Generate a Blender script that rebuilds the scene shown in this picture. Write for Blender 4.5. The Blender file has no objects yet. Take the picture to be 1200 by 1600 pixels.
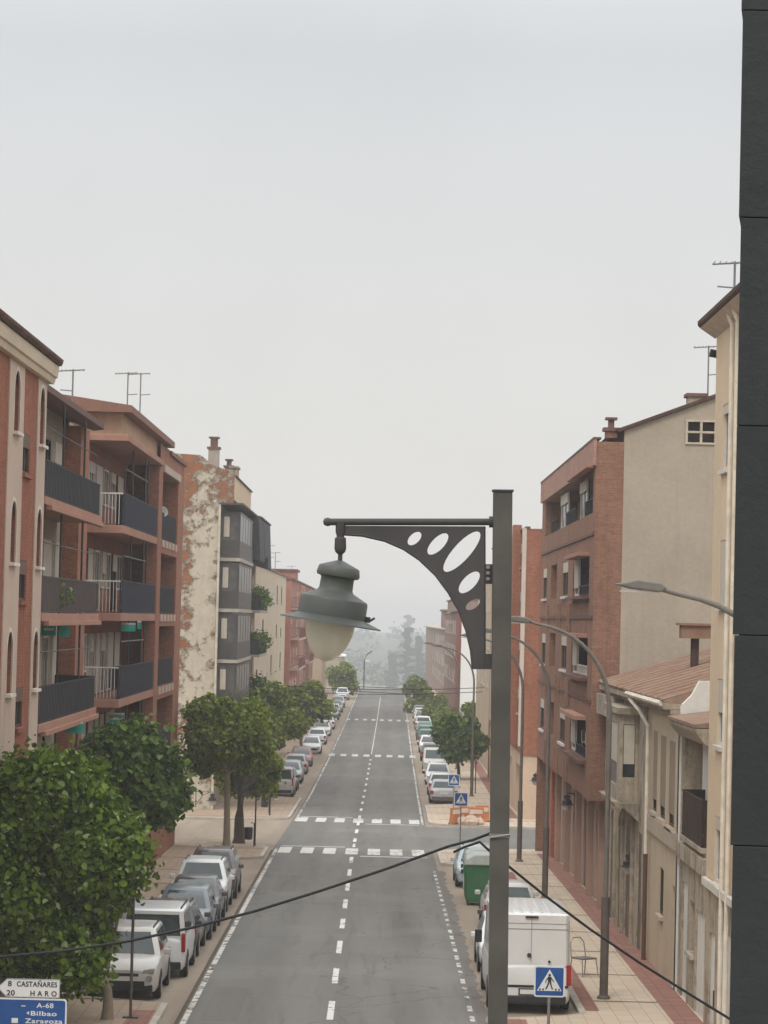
import bpy, bmesh, math, random
import numpy as np
from mathutils import Vector, Matrix
random.seed(7); np.random.seed(7)
D = bpy.data
SC = bpy.context.scene
COL = SC.collection
rad = math.radians

# ------------------------------------------------------------ camera
F = 4400.0                      # focal length in pixels of a 1200x1600 frame
EYE = 10.0
cam = D.cameras.new('camera'); camo = D.objects.new('camera', cam); COL.objects.link(camo)
cam.sensor_fit = 'VERTICAL'; cam.sensor_height = 36.0; cam.lens = F / 1600 * 36.0
cam.clip_start = 0.5; cam.clip_end = 6000
camo.matrix_world = (Matrix.Translation((0, 0, EYE)) @ Matrix.Rotation(-0.00066, 4, 'Z')
                     @ Matrix.Rotation(rad(90) + math.atan(168 / F), 4, 'X') @ Matrix.Rotation(rad(1.4), 4, 'Z'))
SC.camera = camo
# ------------------------------------------------------------ world: overcast morning
w = D.worlds.new('World'); SC.world = w; w.use_nodes = True
nt = w.node_tree; nt.nodes.clear()
out = nt.nodes.new('ShaderNodeOutputWorld'); bg = nt.nodes.new('ShaderNodeBackground')
sky = nt.nodes.new('ShaderNodeTexSky'); sky.sky_type = 'NISHITA'; sky.sun_disc = False
SUN_EL, SUN_AZ = 48.0, 200.0
sky.sun_elevation = rad(SUN_EL); sky.sun_rotation = rad(SUN_AZ); sky.dust_density = 4; sky.air_density = 1.5
tc = nt.nodes.new('ShaderNodeTexCoord'); sep = nt.nodes.new('ShaderNodeSeparateXYZ')
ramp = nt.nodes.new('ShaderNodeValToRGB')
nt.links.new(tc.outputs['Generated'], sep.inputs[0]); nt.links.new(sep.outputs['Z'], ramp.inputs[0])
cr = ramp.color_ramp
cr.elements[0].position = 0.0; cr.elements[0].color = (7.8, 7.6, 7.35, 1)
cr.elements[1].position = 1.0; cr.elements[1].color = (19, 19.2, 19.4, 1)
for p, c in ((0.09, (7.3, 7.27, 7.15, 1)), (0.20, (6.45, 6.6, 6.8, 1)), (0.42, (12.5, 12.7, 12.9, 1))):
    e = cr.elements.new(p); e.color = c
mix = nt.nodes.new('ShaderNodeMixRGB'); mix.inputs[0].default_value = 0.94
nt.links.new(sky.outputs[0], mix.inputs[1]); nt.links.new(ramp.outputs[0], mix.inputs[2])
cn = nt.nodes.new('ShaderNodeTexNoise'); cn.inputs['Scale'].default_value = 9; cn.inputs['Detail'].default_value = 3; nt.links.new(tc.outputs['Generated'], cn.inputs[0])
cm = nt.nodes.new('ShaderNodeMapRange'); nt.links.new(cn.outputs['Fac'], cm.inputs[0]); cm.inputs[1].default_value = .3; cm.inputs[2].default_value = .7; cm.inputs[3].default_value = .975; cm.inputs[4].default_value = 1.025
ml = nt.nodes.new('ShaderNodeVectorMath'); ml.operation = 'SCALE'; nt.links.new(mix.outputs[0], ml.inputs[0]); nt.links.new(cm.outputs[0], ml.inputs['Scale'])
nt.links.new(ml.outputs[0], bg.inputs[0]); bg.inputs[1].default_value = 0.1
nt.links.new(bg.outputs[0], out.inputs[0])
sl = D.lights.new('sun', 'SUN'); sl.energy = 1.0; sl.angle = rad(14); sl.color = (1, 0.96, 0.9)
so = D.objects.new('sun', sl); COL.objects.link(so)
_az = rad(SUN_AZ)
sd = Vector((math.sin(_az) * math.cos(rad(SUN_EL)), math.cos(_az) * math.cos(rad(SUN_EL)), math.sin(rad(SUN_EL))))
so.rotation_euler = sd.to_track_quat('Z', 'Y').to_euler()
SC.view_settings.view_transform = 'Standard'; SC.view_settings.look = 'None'
SC.view_settings.exposure = 0.12; SC.view_settings.gamma = 1.0
SC.cycles.volume_bounces = 0; SC.cycles.max_bounces = 6; SC.cycles.diffuse_bounces = 3

# ------------------------------------------------------------ measuring helpers
def uv(px, py):
    return (px - 593) + .0245 * (py - 968), (py - 968) - .0245 * (px - 593)
def at(px, py, Y):                      # the point at distance Y seen at that place
    u, v = uv(px, py); return Vector((u * Y / F, Y, EYE - v * Y / F))
def ip(x, pts):
    if x <= pts[0][0]: return pts[0][1]
    for (a, b), (c, d) in zip(pts, pts[1:]):
        if x <= c:
            t = (x - a) / (c - a); return b + (d - b) * t
    return pts[-1][1]
HP = [(-100, 9.4), (40, 9.5), (67, 9.62), (85, 9.82), (105, 10.1), (127, 10.46), (155, 11.05), (185, 11.4), (240, 11.6), (300, 11.55), (360, 11.25), (427, 10.87), (450, 11.0), (520, 14.5), (700, 20), (900, 27), (1500, 36), (4000, 60)]
CP = [(-100, -.95), (127, -.95), (155, -.85), (240, -.42), (427, .56), (800, 2.4), (4000, 10)]
def g(Y): return EYE - ip(Y, HP)
def cx(Y): return ip(Y, CP)

# ------------------------------------------------------------ materials
MATS = {}
def newmat(name):
    m = D.materials.new(name); m.use_nodes = True
    return m, m.node_tree, m.node_tree.nodes['Principled BSDF']
def N(nt, t, **k):
    n = nt.nodes.new(t)
    for a, b in k.items(): setattr(n, a, b)
    return n
def wallco(nt, sx=1., sz=1.):           # (x+y, z) so axis aligned walls share one mapping
    ge = N(nt, 'ShaderNodeNewGeometry'); s = N(nt, 'ShaderNodeSeparateXYZ'); nt.links.new(ge.outputs['Position'], s.inputs[0])
    a = N(nt, 'ShaderNodeMath'); nt.links.new(s.outputs[0], a.inputs[0]); nt.links.new(s.outputs[1], a.inputs[1])
    c = N(nt, 'ShaderNodeCombineXYZ'); m1 = N(nt, 'ShaderNodeMath', operation='MULTIPLY'); m2 = N(nt, 'ShaderNodeMath', operation='MULTIPLY')
    nt.links.new(a.outputs[0], m1.inputs[0]); m1.inputs[1].default_value = sx
    nt.links.new(s.outputs[2], m2.inputs[0]); m2.inputs[1].default_value = sz
    nt.links.new(m1.outputs[0], c.inputs[0]); nt.links.new(m2.outputs[0], c.inputs[1]); return c.outputs[0], s
def noise(nt, vec, scale, detail=5, rough=.6):
    n = N(nt, 'ShaderNodeTexNoise'); n.inputs['Scale'].default_value = scale; n.inputs['Detail'].default_value = detail
    n.inputs['Roughness'].default_value = rough
    if vec is not None: nt.links.new(vec, n.inputs['Vector'])
    return n.outputs['Fac']
def mapr(nt, fac, a, b, c=0., d=1.):
    n = N(nt, 'ShaderNodeMapRange'); nt.links.new(fac, n.inputs[0])
    for i, v in enumerate((a, b, c, d)): n.inputs[i + 1].default_value = v
    return n.outputs[0]
def mixc(nt, fac, a, b, mode='MIX'):
    n = N(nt, 'ShaderNodeMixRGB', blend_type=mode)
    for i, v in enumerate((fac, a, b)):
        if isinstance(v, (int, float)): n.inputs[i].default_value = v
        elif isinstance(v, (tuple, list)): n.inputs[i].default_value = tuple(v) + ((1,) if len(v) == 3 else ())
        else: nt.links.new(v, n.inputs[i])
    return n.outputs[0]
def bump(nt, b, h, s=.3, d=.02):
    n = N(nt, 'ShaderNodeBump'); n.inputs['Strength'].default_value = s; n.inputs['Distance'].default_value = d
    nt.links.new(h, n.inputs['Height']); nt.links.new(n.outputs[0], b.inputs['Normal'])
def v_x(nt, v):
    s = N(nt, 'ShaderNodeSeparateXYZ'); nt.links.new(v, s.inputs[0]); return s.outputs[0]
def pos(nt): return N(nt, 'ShaderNodeNewGeometry').outputs['Position']
def objco(nt): return N(nt, 'ShaderNodeTexCoord').outputs['Object']

def M(name, col=None, rough=.6, metal=0., var=.18, scale=3., kind='plain', **k):
    if name in MATS: return MATS[name]
    m, nt, b = newmat(name); b.inputs['Roughness'].default_value = rough; b.inputs['Metallic'].default_value = metal
    if kind in ('brick', 'plaster', 'patchy', 'peel', 'tiles', 'slab', 'asphalt', 'line', 'leaf'): b.inputs['Specular IOR Level'].default_value = .15
    elif kind == 'plain': b.inputs['Specular IOR Level'].default_value = .3
    dk = tuple(c * (1 - var) for c in col); lt = tuple(min(1, c * (1 + var)) for c in col)
    if kind == 'plain':
        f = noise(nt, objco(nt), scale); nt.links.new(mixc(nt, mapr(nt, f, .3, .7), dk, lt), b.inputs['Base Color'])
        nt.links.new(mapr(nt, f, .3, .7, max(0, rough - .08), min(1, rough + .08)), b.inputs['Roughness'])
    elif kind == 'paint':               # car and metal paint, a film of road dust
        f = noise(nt, objco(nt), 2.2, 6); nt.links.new(mixc(nt, mapr(nt, f, .35, .75, 0, k.get('dust', .25)), col, (.30, .27, .23)), b.inputs['Base Color'])
        nt.links.new(mapr(nt, f, .3, .7, rough, rough + .15), b.inputs['Roughness']); b.inputs['Coat Weight'].default_value = k.get('coat', .5)
        b.inputs['Coat Roughness'].default_value = .08
    elif kind == 'plaster':
        v, s = wallco(nt); f = noise(nt, v, .35, 6, .65); c1 = mixc(nt, mapr(nt, f, .3, .7), dk, lt)
        v2, s2 = wallco(nt, 1.1, .10); f2 = noise(nt, v2, 1.6, 6, .7)
        c2 = mixc(nt, mapr(nt, f2, .50, .78, 0, k.get('stain', .5)), c1, tuple(c * .45 for c in col))
        f3 = noise(nt, v, 6, 6, .7); c3 = mixc(nt, mapr(nt, f3, .35, .65, 0, .22), c2, tuple(c * .6 for c in col))
        nt.links.new(c3, b.inputs['Base Color']); bump(nt, b, f3, .4, .03)
    elif kind == 'brick':
        v, s = wallco(nt); br = N(nt, 'ShaderNodeTexBrick'); nt.links.new(v, br.inputs['Vector'])
        br.inputs['Scale'].default_value = 1; br.inputs['Brick Width'].default_value = .27; br.inputs['Row Height'].default_value = .078
        br.inputs['Mortar Size'].default_value = .014; br.inputs['Mortar Smooth'].default_value = .3; br.inputs['Bias'].default_value = -.1
        br.inputs['Color1'].default_value = tuple(c * .78 for c in col) + (1,); br.inputs['Color2'].default_value = tuple(c * 1.22 for c in col) + (1,)
        br.inputs['Mortar'].default_value = tuple(c * 1.1 + .025 for c in col) + (1,)
        f = noise(nt, v, .5, 6, .7); c1 = mixc(nt, mapr(nt, f, .35, .7, 0, .6), br.outputs['Color'], tuple(c * .58 for c in col))
        f4 = noise(nt, v, 4.5, 4, .8); c1 = mixc(nt, mapr(nt, f4, .4, .7, 0, .5), c1, tuple(c * 1.35 for c in col)); c1 = mixc(nt, mapr(nt, f4, .6, .3, 0, .4), c1, tuple(c * .6 for c in col))
        v2, s2 = wallco(nt, .9, .12); f2 = noise(nt, v2, 1.8, 6, .7)
        c2 = mixc(nt, mapr(nt, f2, .48, .75, 0, .6), c1, tuple(c * .45 for c in col))
        nt.links.new(c2, b.inputs['Base Color']); bump(nt, b, br.outputs['Fac'], -.3, .01)
    elif kind == 'peel':                # plaster fallen off orange brick
        v, s = wallco(nt); f = noise(nt, v, 1.05, 10, .78); f2 = noise(nt, v, 2.2, 8, .7)
        v3, s3 = wallco(nt, 1., .22); f3 = noise(nt, v3, .8, 6, .75)
        # more falls off along the roof and the two edges of the wall
        zt = mapr(nt, s.outputs[2], EYE + 4.6, EYE + 6.8, 0, .075)
        e1 = mapr(nt, v_x(nt, v), 149.0, 149.55, .075, 0); e2 = mapr(nt, v_x(nt, v), 150.35, 150.75, 0, .05)
        def add(a, b_):
            n = N(nt, 'ShaderNodeMath'); nt.links.new(a, n.inputs[0]); nt.links.new(b_, n.inputs[1]); return n.outputs[0]
        tot = add(add(add(f, zt), e1), e2)
        base = mixc(nt, mapr(nt, f3, .35, .7), (.56, .49, .385), (.43, .37, .285)); base = mixc(nt, mapr(nt, f2, .45, .7, 0, .6), base, (.64, .58, .47))
        br = mixc(nt, mapr(nt, f2, .4, .6), (.34, .135, .062), (.25, .11, .06))
        base = mixc(nt, mapr(nt, tot, .55, .60, 0, .5), base, (.30, .22, .14)); c_ = mixc(nt, mapr(nt, tot, .600, .606), base, (.16, .11, .075)); nt.links.new(mixc(nt, mapr(nt, tot, .614, .624), c_, br), b.inputs['Base Color'])
        bump(nt, b, mapr(nt, tot, .55, .62, 1, 0), .8, .06)
    elif kind == 'patchy':              # several coats of old render, stone and damp showing
        v, s = wallco(nt); v2, s2 = wallco(nt, 1., .45); f = noise(nt, v2, 1.3, 9, .75); f2 = noise(nt, v, 4.5, 8, .75); v3, s3 = wallco(nt, 2.2, .12); f3 = noise(nt, v3, 1.5, 7, .8)
        c = mixc(nt, mapr(nt, f, .44, .50), dk, lt); c = mixc(nt, mapr(nt, f, .58, .61), c, tuple(k.get('c2', (.50, .44, .36)))); c = mixc(nt, mapr(nt, f, .37, .34, 0, .8), c, (.22, .11, .075))
        c = mixc(nt, mapr(nt, f3, .5, .72, 0, .8), c, tuple(q * .28 for q in col)); c = mixc(nt, mapr(nt, f2, .35, .7, 0, .45), c, tuple(q * .45 for q in col))
        nt.links.new(c, b.inputs['Base Color']); bump(nt, b, f, .8, .06)
    elif kind == 'asphalt':
        p = pos(nt); mp = N(nt, 'ShaderNodeMapping'); nt.links.new(p, mp.inputs[0]); mp.inputs['Scale'].default_value = (1, .06, 1)
        f = noise(nt, mp.outputs[0], .7, 6, .6); f2 = noise(nt, p, 9, 6, .8); f3 = noise(nt, p, .12, 5, .6)
        c1 = mixc(nt, mapr(nt, f, .35, .68), dk, lt); c1 = mixc(nt, mapr(nt, f2, .3, .7, 0, .3), c1, tuple(c * .6 for c in col))
        c1 = mixc(nt, mapr(nt, f3, .5, .62, 0, .35), c1, tuple(c * 1.35 for c in col))
        vo = N(nt, 'ShaderNodeTexVoronoi', feature='DISTANCE_TO_EDGE'); vo.inputs['Scale'].default_value = .16
        wv = N(nt, 'ShaderNodeVectorMath', operation='MULTIPLY_ADD'); nz = N(nt, 'ShaderNodeTexNoise'); nz.inputs['Scale'].default_value = .6; nt.links.new(p, nz.inputs['Vector'])
        nt.links.new(nz.outputs['Color'], wv.inputs[0]); wv.inputs[1].default_value = (2.2, 2.2, 0); nt.links.new(p, wv.inputs[2]); nt.links.new(wv.outputs[0], vo.inputs['Vector'])
        sx = N(nt, 'ShaderNodeSeparateXYZ'); nt.links.new(p, sx.inputs[0]); pp = N(nt, 'ShaderNodeMath', operation='PINGPONG'); nt.links.new(sx.outputs[0], pp.inputs[0]); pp.inputs[1].default_value = .9
        c1 = mixc(nt, mapr(nt, pp.outputs[0], .25, .75, .16, 0), c1, tuple(c * 1.5 for c in col)); c1 = mixc(nt, mapr(nt, noise(nt, mp.outputs[0], 2.5, 4, .6), .55, .75, 0, .45), c1, tuple(c * .55 for c in col))
        c1 = mixc(nt, mapr(nt, vo.outputs[0], .0, .006, .6, 0), c1, tuple(c * .4 for c in col))
        nt.links.new(c1, b.inputs['Base Color']); bump(nt, b, f2, .3, .01)
    elif kind == 'line':                # worn road paint, bare asphalt shows in the gaps
        p = pos(nt); f = noise(nt, p, k.get('ws', 2.5), 6, .7); f2 = noise(nt, p, .35, 3)
        n = N(nt, 'ShaderNodeMath'); nt.links.new(f, n.inputs[0]); nt.links.new(mapr(nt, f2, .4, .7, -.05, .08), n.inputs[1])
        c = mixc(nt, mapr(nt, n.outputs[0], k.get('wear', .55), k.get('wear', .55) + .06), col, (.13, .125, .115)); nt.links.new(c, b.inputs['Base Color'])
    elif kind == 'slab':
        p = pos(nt); s = N(nt, 'ShaderNodeSeparateXYZ'); nt.links.new(p, s.inputs[0])
        br = N(nt, 'ShaderNodeTexBrick'); nt.links.new(p, br.inputs['Vector']); br.offset = 0
        br.inputs['Scale'].default_value = 1; br.inputs['Brick Width'].default_value = .4; br.inputs['Row Height'].default_value = .4; br.inputs['Mortar Size'].default_value = .012
        br.inputs['Color1'].default_value = dk + (1,); br.inputs['Color2'].default_value = lt + (1,); br.inputs['Mortar'].default_value = tuple(c * .62 for c in col) + (1,)
        f = noise(nt, p, .5, 6, .7); c1 = mixc(nt, mapr(nt, f, .35, .7, 0, .45), br.outputs['Color'], tuple(c * .7 for c in col))
        md = N(nt, 'ShaderNodeMath', operation='PINGPONG'); nt.links.new(s.outputs[1], md.inputs[0]); md.inputs[1].default_value = k.get('period', 6.) / 2
        c2 = mixc(nt, mapr(nt, md.outputs[0], .10, .13, .85, 0), c1, (.09, .06, .045)) if k.get('period') else c1
        nt.links.new(c2, b.inputs['Base Color']); bump(nt, b, br.outputs['Fac'], -.3, .005)
    elif kind == 'tiles':
        p = pos(nt); wv = N(nt, 'ShaderNodeTexWave', bands_direction='Y'); wv.inputs['Scale'].default_value = k.get('ts', 1.3); wv.inputs['Distortion'].default_value = .5
        nt.links.new(p, wv.inputs[0]); f = noise(nt, p, 1.5, 6, .7)
        c = mixc(nt, wv.outputs['Fac'], tuple(c * .6 for c in col), col); c = mixc(nt, mapr(nt, f, .38, .62, 0, .8), c, k.get('c2', (.30, .24, .18))); c = mixc(nt, mapr(nt, noise(nt, p, 5, 6, .8), .4, .7, 0, .55), c, tuple(q * .5 for q in col))
        nt.links.new(c, b.inputs['Base Color']); bump(nt, b, wv.outputs['Fac'], .8, .05)
    elif kind == 'leaf':
        ge = N(nt, 'ShaderNodeNewGeometry'); f = noise(nt, ge.outputs['Position'], 1.1, 3)
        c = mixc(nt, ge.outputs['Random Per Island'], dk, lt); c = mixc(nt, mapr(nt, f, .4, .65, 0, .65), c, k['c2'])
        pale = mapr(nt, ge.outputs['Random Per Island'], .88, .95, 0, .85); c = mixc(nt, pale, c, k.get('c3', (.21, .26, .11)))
        nt.links.new(c, b.inputs['Base Color']); tr = N(nt, 'ShaderNodeBsdfTranslucent'); nt.links.new(mixc(nt, 1., c, (1.2, 1.3, .6), 'MULTIPLY'), tr.inputs[0])
        ms = N(nt, 'ShaderNodeMixShader'); ms.inputs[0].default_value = .25; nt.links.new(b.outputs[0], ms.inputs[1]); nt.links.new(tr.outputs[0], ms.inputs[2])
        nt.links.new(ms.outputs[0], nt.nodes['Material Output'].inputs[0])
    elif kind == 'glass':
        f = noise(nt, objco(nt), 1.2, 2); nt.links.new(mixc(nt, mapr(nt, f, .4, .6), dk, lt), b.inputs['Base Color']); b.inputs['Specular IOR Level'].default_value = k.get('spec', .5)
    MATS[name] = m; return m

# palette
brickA = lambda: M('brick_red_brown', (.29, .105, .06), .85, kind='brick')
brickB = lambda: M('brick_salmon', (.33, .145, .09), .85, kind='brick', mortar=(.34, .19, .14))
brickC = lambda: M('brick_pale_brown', (.265, .138, .09), .85, kind='brick', mortar=(.33, .23, .18))
brickD = lambda: M('brick_bright_red', (.32, .125, .07), .85, kind='brick', mortar=(.36, .15, .11))
cream = lambda: M('plaster_cream', (.60, .50, .38), .85, kind='plaster', var=.1, stain=.35)
pinkcream = lambda: M('plaster_pink_cream', (.53, .41, .335), .85, kind='plaster', var=.1, stain=.3)
ochre = lambda: M('plaster_warm_cream', (.66, .52, .36), .85, kind='plaster', var=.08, stain=.2)
grime = lambda: M('plaster_grey_beige', (.42, .355, .275), .9, kind='plaster', var=.10, stain=.3)
old = lambda: M('old_weathered_plaster', (.40, .33, .24), .95, kind='patchy', var=.2)
white = lambda: M('plaster_white', (.74, .73, .68), .85, kind='plaster', var=.08, stain=.25)
stone = lambda: M('weathered_stone', (.37, .31, .235), .95, kind='patchy', var=.25)
salmon = lambda: M('render_salmon', (.40, .215, .155), .85, kind='plaster', var=.12, stain=.3)
tan = lambda: M('render_tan', (.46, .34, .24), .85, kind='plaster', var=.12, stain=.3)
tiles = lambda: M('roof_tiles', (.33, .185, .13), .9, kind='tiles')
tilesd = lambda: M('roof_tiles_dark', (.14, .075, .055), .9, kind='tiles', c2=(.08, .05, .04))
pane = lambda: M('window_glass', (.022, .023, .025), .2, kind='glass', var=.5, spec=.25)
frame_w = lambda: M('frame_white', (.62, .58, .52), .5)
frame_d = lambda: M('frame_dark', (.06, .045, .035), .5)
blind = lambda: M('blind_beige', (.50, .45, .37), .7, var=.08)
darkp = lambda: M('balcony_screen', (.028, .026, .032), .8, var=.25)
iron = lambda: M('iron_dark', (.035, .032, .03), .5, .3)
conc = lambda: M('concrete', (.40, .36, .31), .9, var=.2)
brownt = lambda: M('brown_trim', (.13, .06, .045), .7, var=.15)
galv = lambda: M('galvanised', (.22, .215, .205), .5, .3, var=.15)
black = lambda: M('rubber_black', (.02, .02, .02), .7)

# ------------------------------------------------------------ mesh builder
ORG = {}
class MB:
    def __init__(s): s.v = []; s.f = []; s.mi = []; s.m = 0
    def face(s, pts):
        n = len(s.v); s.v += [tuple(p) for p in pts]; s.f.append(tuple(range(n, n + len(pts)))); s.mi.append(s.m); return s
    def box(s, x0, x1, y0, y1, z0, z1):
        n = len(s.v); s.v += [(x, y, z) for z in (z0, z1) for y in (y0, y1) for x in (x0, x1)]
        for q in ((0, 2, 3, 1), (4, 5, 7, 6), (0, 1, 5, 4), (2, 6, 7, 3), (0, 4, 6, 2), (1, 3, 7, 5)):
            s.f.append(tuple(n + i for i in q)); s.mi.append(s.m)
        return s
    def prism(s, poly, ax, a, b):           # poly of 2-D points extruded along axis ax between a and b
        n = len(s.v); k = len(poly)
        def P(p, t): return (t, p[0], p[1]) if ax == 'X' else ((p[0], t, p[1]) if ax == 'Y' else (p[0], p[1], t))
        s.v += [P(p, a) for p in poly] + [P(p, b) for p in poly]
        s.f.append(tuple(n + i for i in range(k))[::-1]); s.f.append(tuple(n + k + i for i in range(k))); s.mi += [s.m] * 2
        for i in range(k): s.f.append((n + i, n + (i + 1) % k, n + k + (i + 1) % k, n + k + i)); s.mi.append(s.m)
        return s
    def tube(s, pts, r, seg=8, caps=True):
        pts = [Vector(p) for p in pts]; rs = r if isinstance(r, (list, tuple)) else [r] * len(pts); rings = []
        for i, p in enumerate(pts):
            t = (pts[min(i + 1, len(pts) - 1)] - pts[max(i - 1, 0)]).normalized()
            up = Vector((0, 0, 1)) if abs(t.z) < .9 else Vector((1, 0, 0))
            a = t.cross(up).normalized(); b = t.cross(a).normalized(); n = len(s.v)
            for k in range(seg):
                an = 2 * math.pi * k / seg; q = p + (a * math.cos(an) + b * math.sin(an)) * rs[i]; s.v.append(tuple(q))
            rings.append(n)
        for n0, n1 in zip(rings, rings[1:]):
            for k in range(seg): s.f.append((n0 + k, n0 + (k + 1) % seg, n1 + (k + 1) % seg, n1 + k)); s.mi.append(s.m)
        if caps:
            s.f.append(tuple(rings[0] + k for k in range(seg))); s.f.append(tuple(rings[-1] + k for k in range(seg))[::-1]); s.mi += [s.m] * 2
        return s
    def lathe(s, prof, org=(0, 0, 0), seg=24, ax='Z'):
        o = Vector(org); rings = []
        for r, z in prof:
            n = len(s.v)
            for k in range(seg):
                a = 2 * math.pi * k / seg; c, d = r * math.cos(a), r * math.sin(a)
                s.v.append(tuple(o + (Vector((c, d, z)) if ax == 'Z' else Vector((z, c, d)))))
            rings.append(n)
        for n0, n1 in zip(rings, rings[1:]):
            for k in range(seg): s.f.append((n0 + k, n0 + (k + 1) % seg, n1 + (k + 1) % seg, n1 + k)); s.mi.append(s.m)
        if prof[0][0] > 1e-4: s.f.append(tuple(rings[0] + k for k in range(seg))[::-1]); s.mi.append(s.m)
        if prof[-1][0] > 1e-4: s.f.append(tuple(rings[-1] + k for k in range(seg))); s.mi.append(s.m)
        return s
    def build(s, name, mats, parent=None, org=None, smooth=False, bevel=0):
        o0 = Vector(org) if org is not None else (ORG[parent] if parent else Vector((0, 0, 0)))
        me = D.meshes.new(name); me.from_pydata([tuple(Vector(v) - o0) for v in s.v], [], s.f)
        for m in (mats if isinstance(mats, (list, tuple)) else [mats]): me.materials.append(m)
        if s.m or any(s.mi): me.polygons.foreach_set('material_index', s.mi)
        bm = bmesh.new(); bm.from_mesh(me); bmesh.ops.remove_doubles(bm, verts=bm.verts, dist=1e-5); bmesh.ops.recalc_face_normals(bm, faces=bm.faces); bm.to_mesh(me); bm.free()
        if smooth:
            me.polygons.foreach_set('use_smooth', [True] * len(me.polygons)); me.set_sharp_from_angle(angle=rad(38))
        o = D.objects.new(name, me); COL.objects.link(o)
        if parent: o.parent = parent
        else: o.location = o0
        ORG[o] = o0
        if bevel:
            b = o.modifiers.new('bevel', 'BEVEL'); b.width = bevel; b.segments = 2; b.limit_method = 'ANGLE'
        return o
def tag(o, label=None, cat=None, group=None, kind=None):
    for k, v in (('label', label), ('category', cat), ('group', group), ('kind', kind)):
        if v: o[k] = v
    return o
def thing(name, loc, label, cat, group=None):
    o = D.objects.new(name, None); o.empty_display_size = .3; COL.objects.link(o); o.location = loc; ORG[o] = Vector(loc)
    return tag(o, label, cat, group)
def dup(root, loc, rotz=0, label=None, scale=None, swap=None, group=None):
    r = root.copy(); COL.objects.link(r); r.location = loc; r.rotation_euler = (0, 0, rotz)
    if scale: r.scale = scale
    if label: r['label'] = label
    if group: r['group'] = group
    def rec(src, dst):
        for ch in [o for o in src.children]:
            c = ch.copy(); COL.objects.link(c); c.parent = dst
            if swap and ch.type == 'MESH' and ch.name.split('.')[0] in swap[0]:
                c.material_slots[0].link = 'OBJECT'; c.material_slots[0].material = swap[1]
            rec(ch, c)
    rec(root, r); return r
def plate(outline, holes, thick):        # flat sheet with holes, returned as vertex and face lists in x,z with thickness along y
    cu = D.curves.new('tmp', 'CURVE'); cu.dimensions = '2D'; cu.fill_mode = 'BOTH'; cu.extrude = thick / 2
    for poly in [outline] + holes:
        sp = cu.splines.new('POLY'); sp.points.add(len(poly) - 1); sp.use_cyclic_u = True
        for p, q in zip(sp.points, poly): p.co = (q[0], q[1], 0, 1)
    ob = D.objects.new('tmp', cu); COL.objects.link(ob); dg = bpy.context.evaluated_depsgraph_get(); dg.update()
    me = D.meshes.new_from_object(ob.evaluated_get(dg)); vs = [(v.co.x, v.co.z, v.co.y) for v in me.vertices]; fs = [tuple(p.vertices) for p in me.polygons]
    D.objects.remove(ob); D.curves.remove(cu); D.meshes.remove(me); return vs, fs
def textmesh(body, size, bold=0.):
    cu = D.curves.new('tmp', 'FONT'); cu.body = body; cu.size = size; cu.extrude = .002; cu.offset = bold; cu.align_x = 'LEFT'; cu.space_character = 1.08
    ob = D.objects.new('tmp', cu); COL.objects.link(ob); dg = bpy.context.evaluated_depsgraph_get(); dg.update()
    me = D.meshes.new_from_object(ob.evaluated_get(dg)); vs = [(v.co.x, -v.co.z, v.co.y) for v in me.vertices]; fs = [tuple(p.vertices) for p in me.polygons]
    D.objects.remove(ob); D.curves.remove(cu); D.meshes.remove(me); return vs, fs
def addraw(mb, vs, fs, off=(0, 0, 0), fn=None):
    n = len(mb.v)
    for v in vs:
        p = fn(v) if fn else (v[0] + off[0], v[1] + off[1], v[2] + off[2]); mb.v.append(tuple(p))
    for f in fs: mb.f.append(tuple(n + i for i in f)); mb.mi.append(mb.m)

# ------------------------------------------------------------ ground, road, pavements
YS = [-60, -20, 0, 20, 40, 55, 60] + list(np.arange(64, 200, 1.)) + list(np.arange(200, 460, 4.)) + [460, 480, 500, 520, 560, 620, 700]
def strip(name, fl, fr, ys, dz, mat, parent=None):
    mb = MB(); r = []
    for y in ys:
        n = len(mb.v); mb.v += [(fl(y), y, g(y) + dz), (fr(y), y, g(y) + dz)]; r.append(n)
    for a, b in zip(r, r[1:]): mb.f.append((a, a + 1, b + 1, b)); mb.mi.append(0)
    return tag(mb.build(name, mat), kind='structure')
asph = M('asphalt', (.175, .168, .155), .9, kind='asphalt', var=.12)
asph2 = M('asphalt_parking', (.30, .245, .19), .9, kind='asphalt', var=.14)
mb = MB(); ys = sorted(set(YS + [900, 1200, 2000, 4000])); xs = [-2500, -400, -60, -12, 0, 12, 60, 400, 2500]; r = []
for y in ys:
    n = len(mb.v); mb.v += [(x, y, g(y) - .05) for x in xs]; r.append(n)
for a, b in zip(r, r[1:]):
    for i in range(len(xs) - 1): mb.f.append((a + i, a + i + 1, b + i + 1, b + i)); mb.mi.append(0)
tag(mb.build('ground', M('earth', (.20, .19, .13), .95, var=.3, scale=.2)), kind='structure')
RY = [y for y in YS if y >= 0 and y <= 560]
strip('road', lambda y: cx(y) - 3.62, lambda y: cx(y) + 3.62, RY, 0, asph)
strip('road_parking_lane', lambda y: cx(y) - 6.9, lambda y: cx(y) - 3.62, RY, 0, asph2)
strip('road_parking_lane', lambda y: cx(y) + 3.62, lambda y: cx(y) + 6.6, RY, 0, asph2)
strip('road_side_street', lambda y: -70, lambda y: cx(y) - 3.62, [130, 132, 135, 140, 145, 149, 151.5], .004, asph2)
strip('road_side_street', lambda y: cx(y) + 3.62, lambda y: 70, [130, 132, 135, 140, 145, 148, 150], .004, asph)

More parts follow.
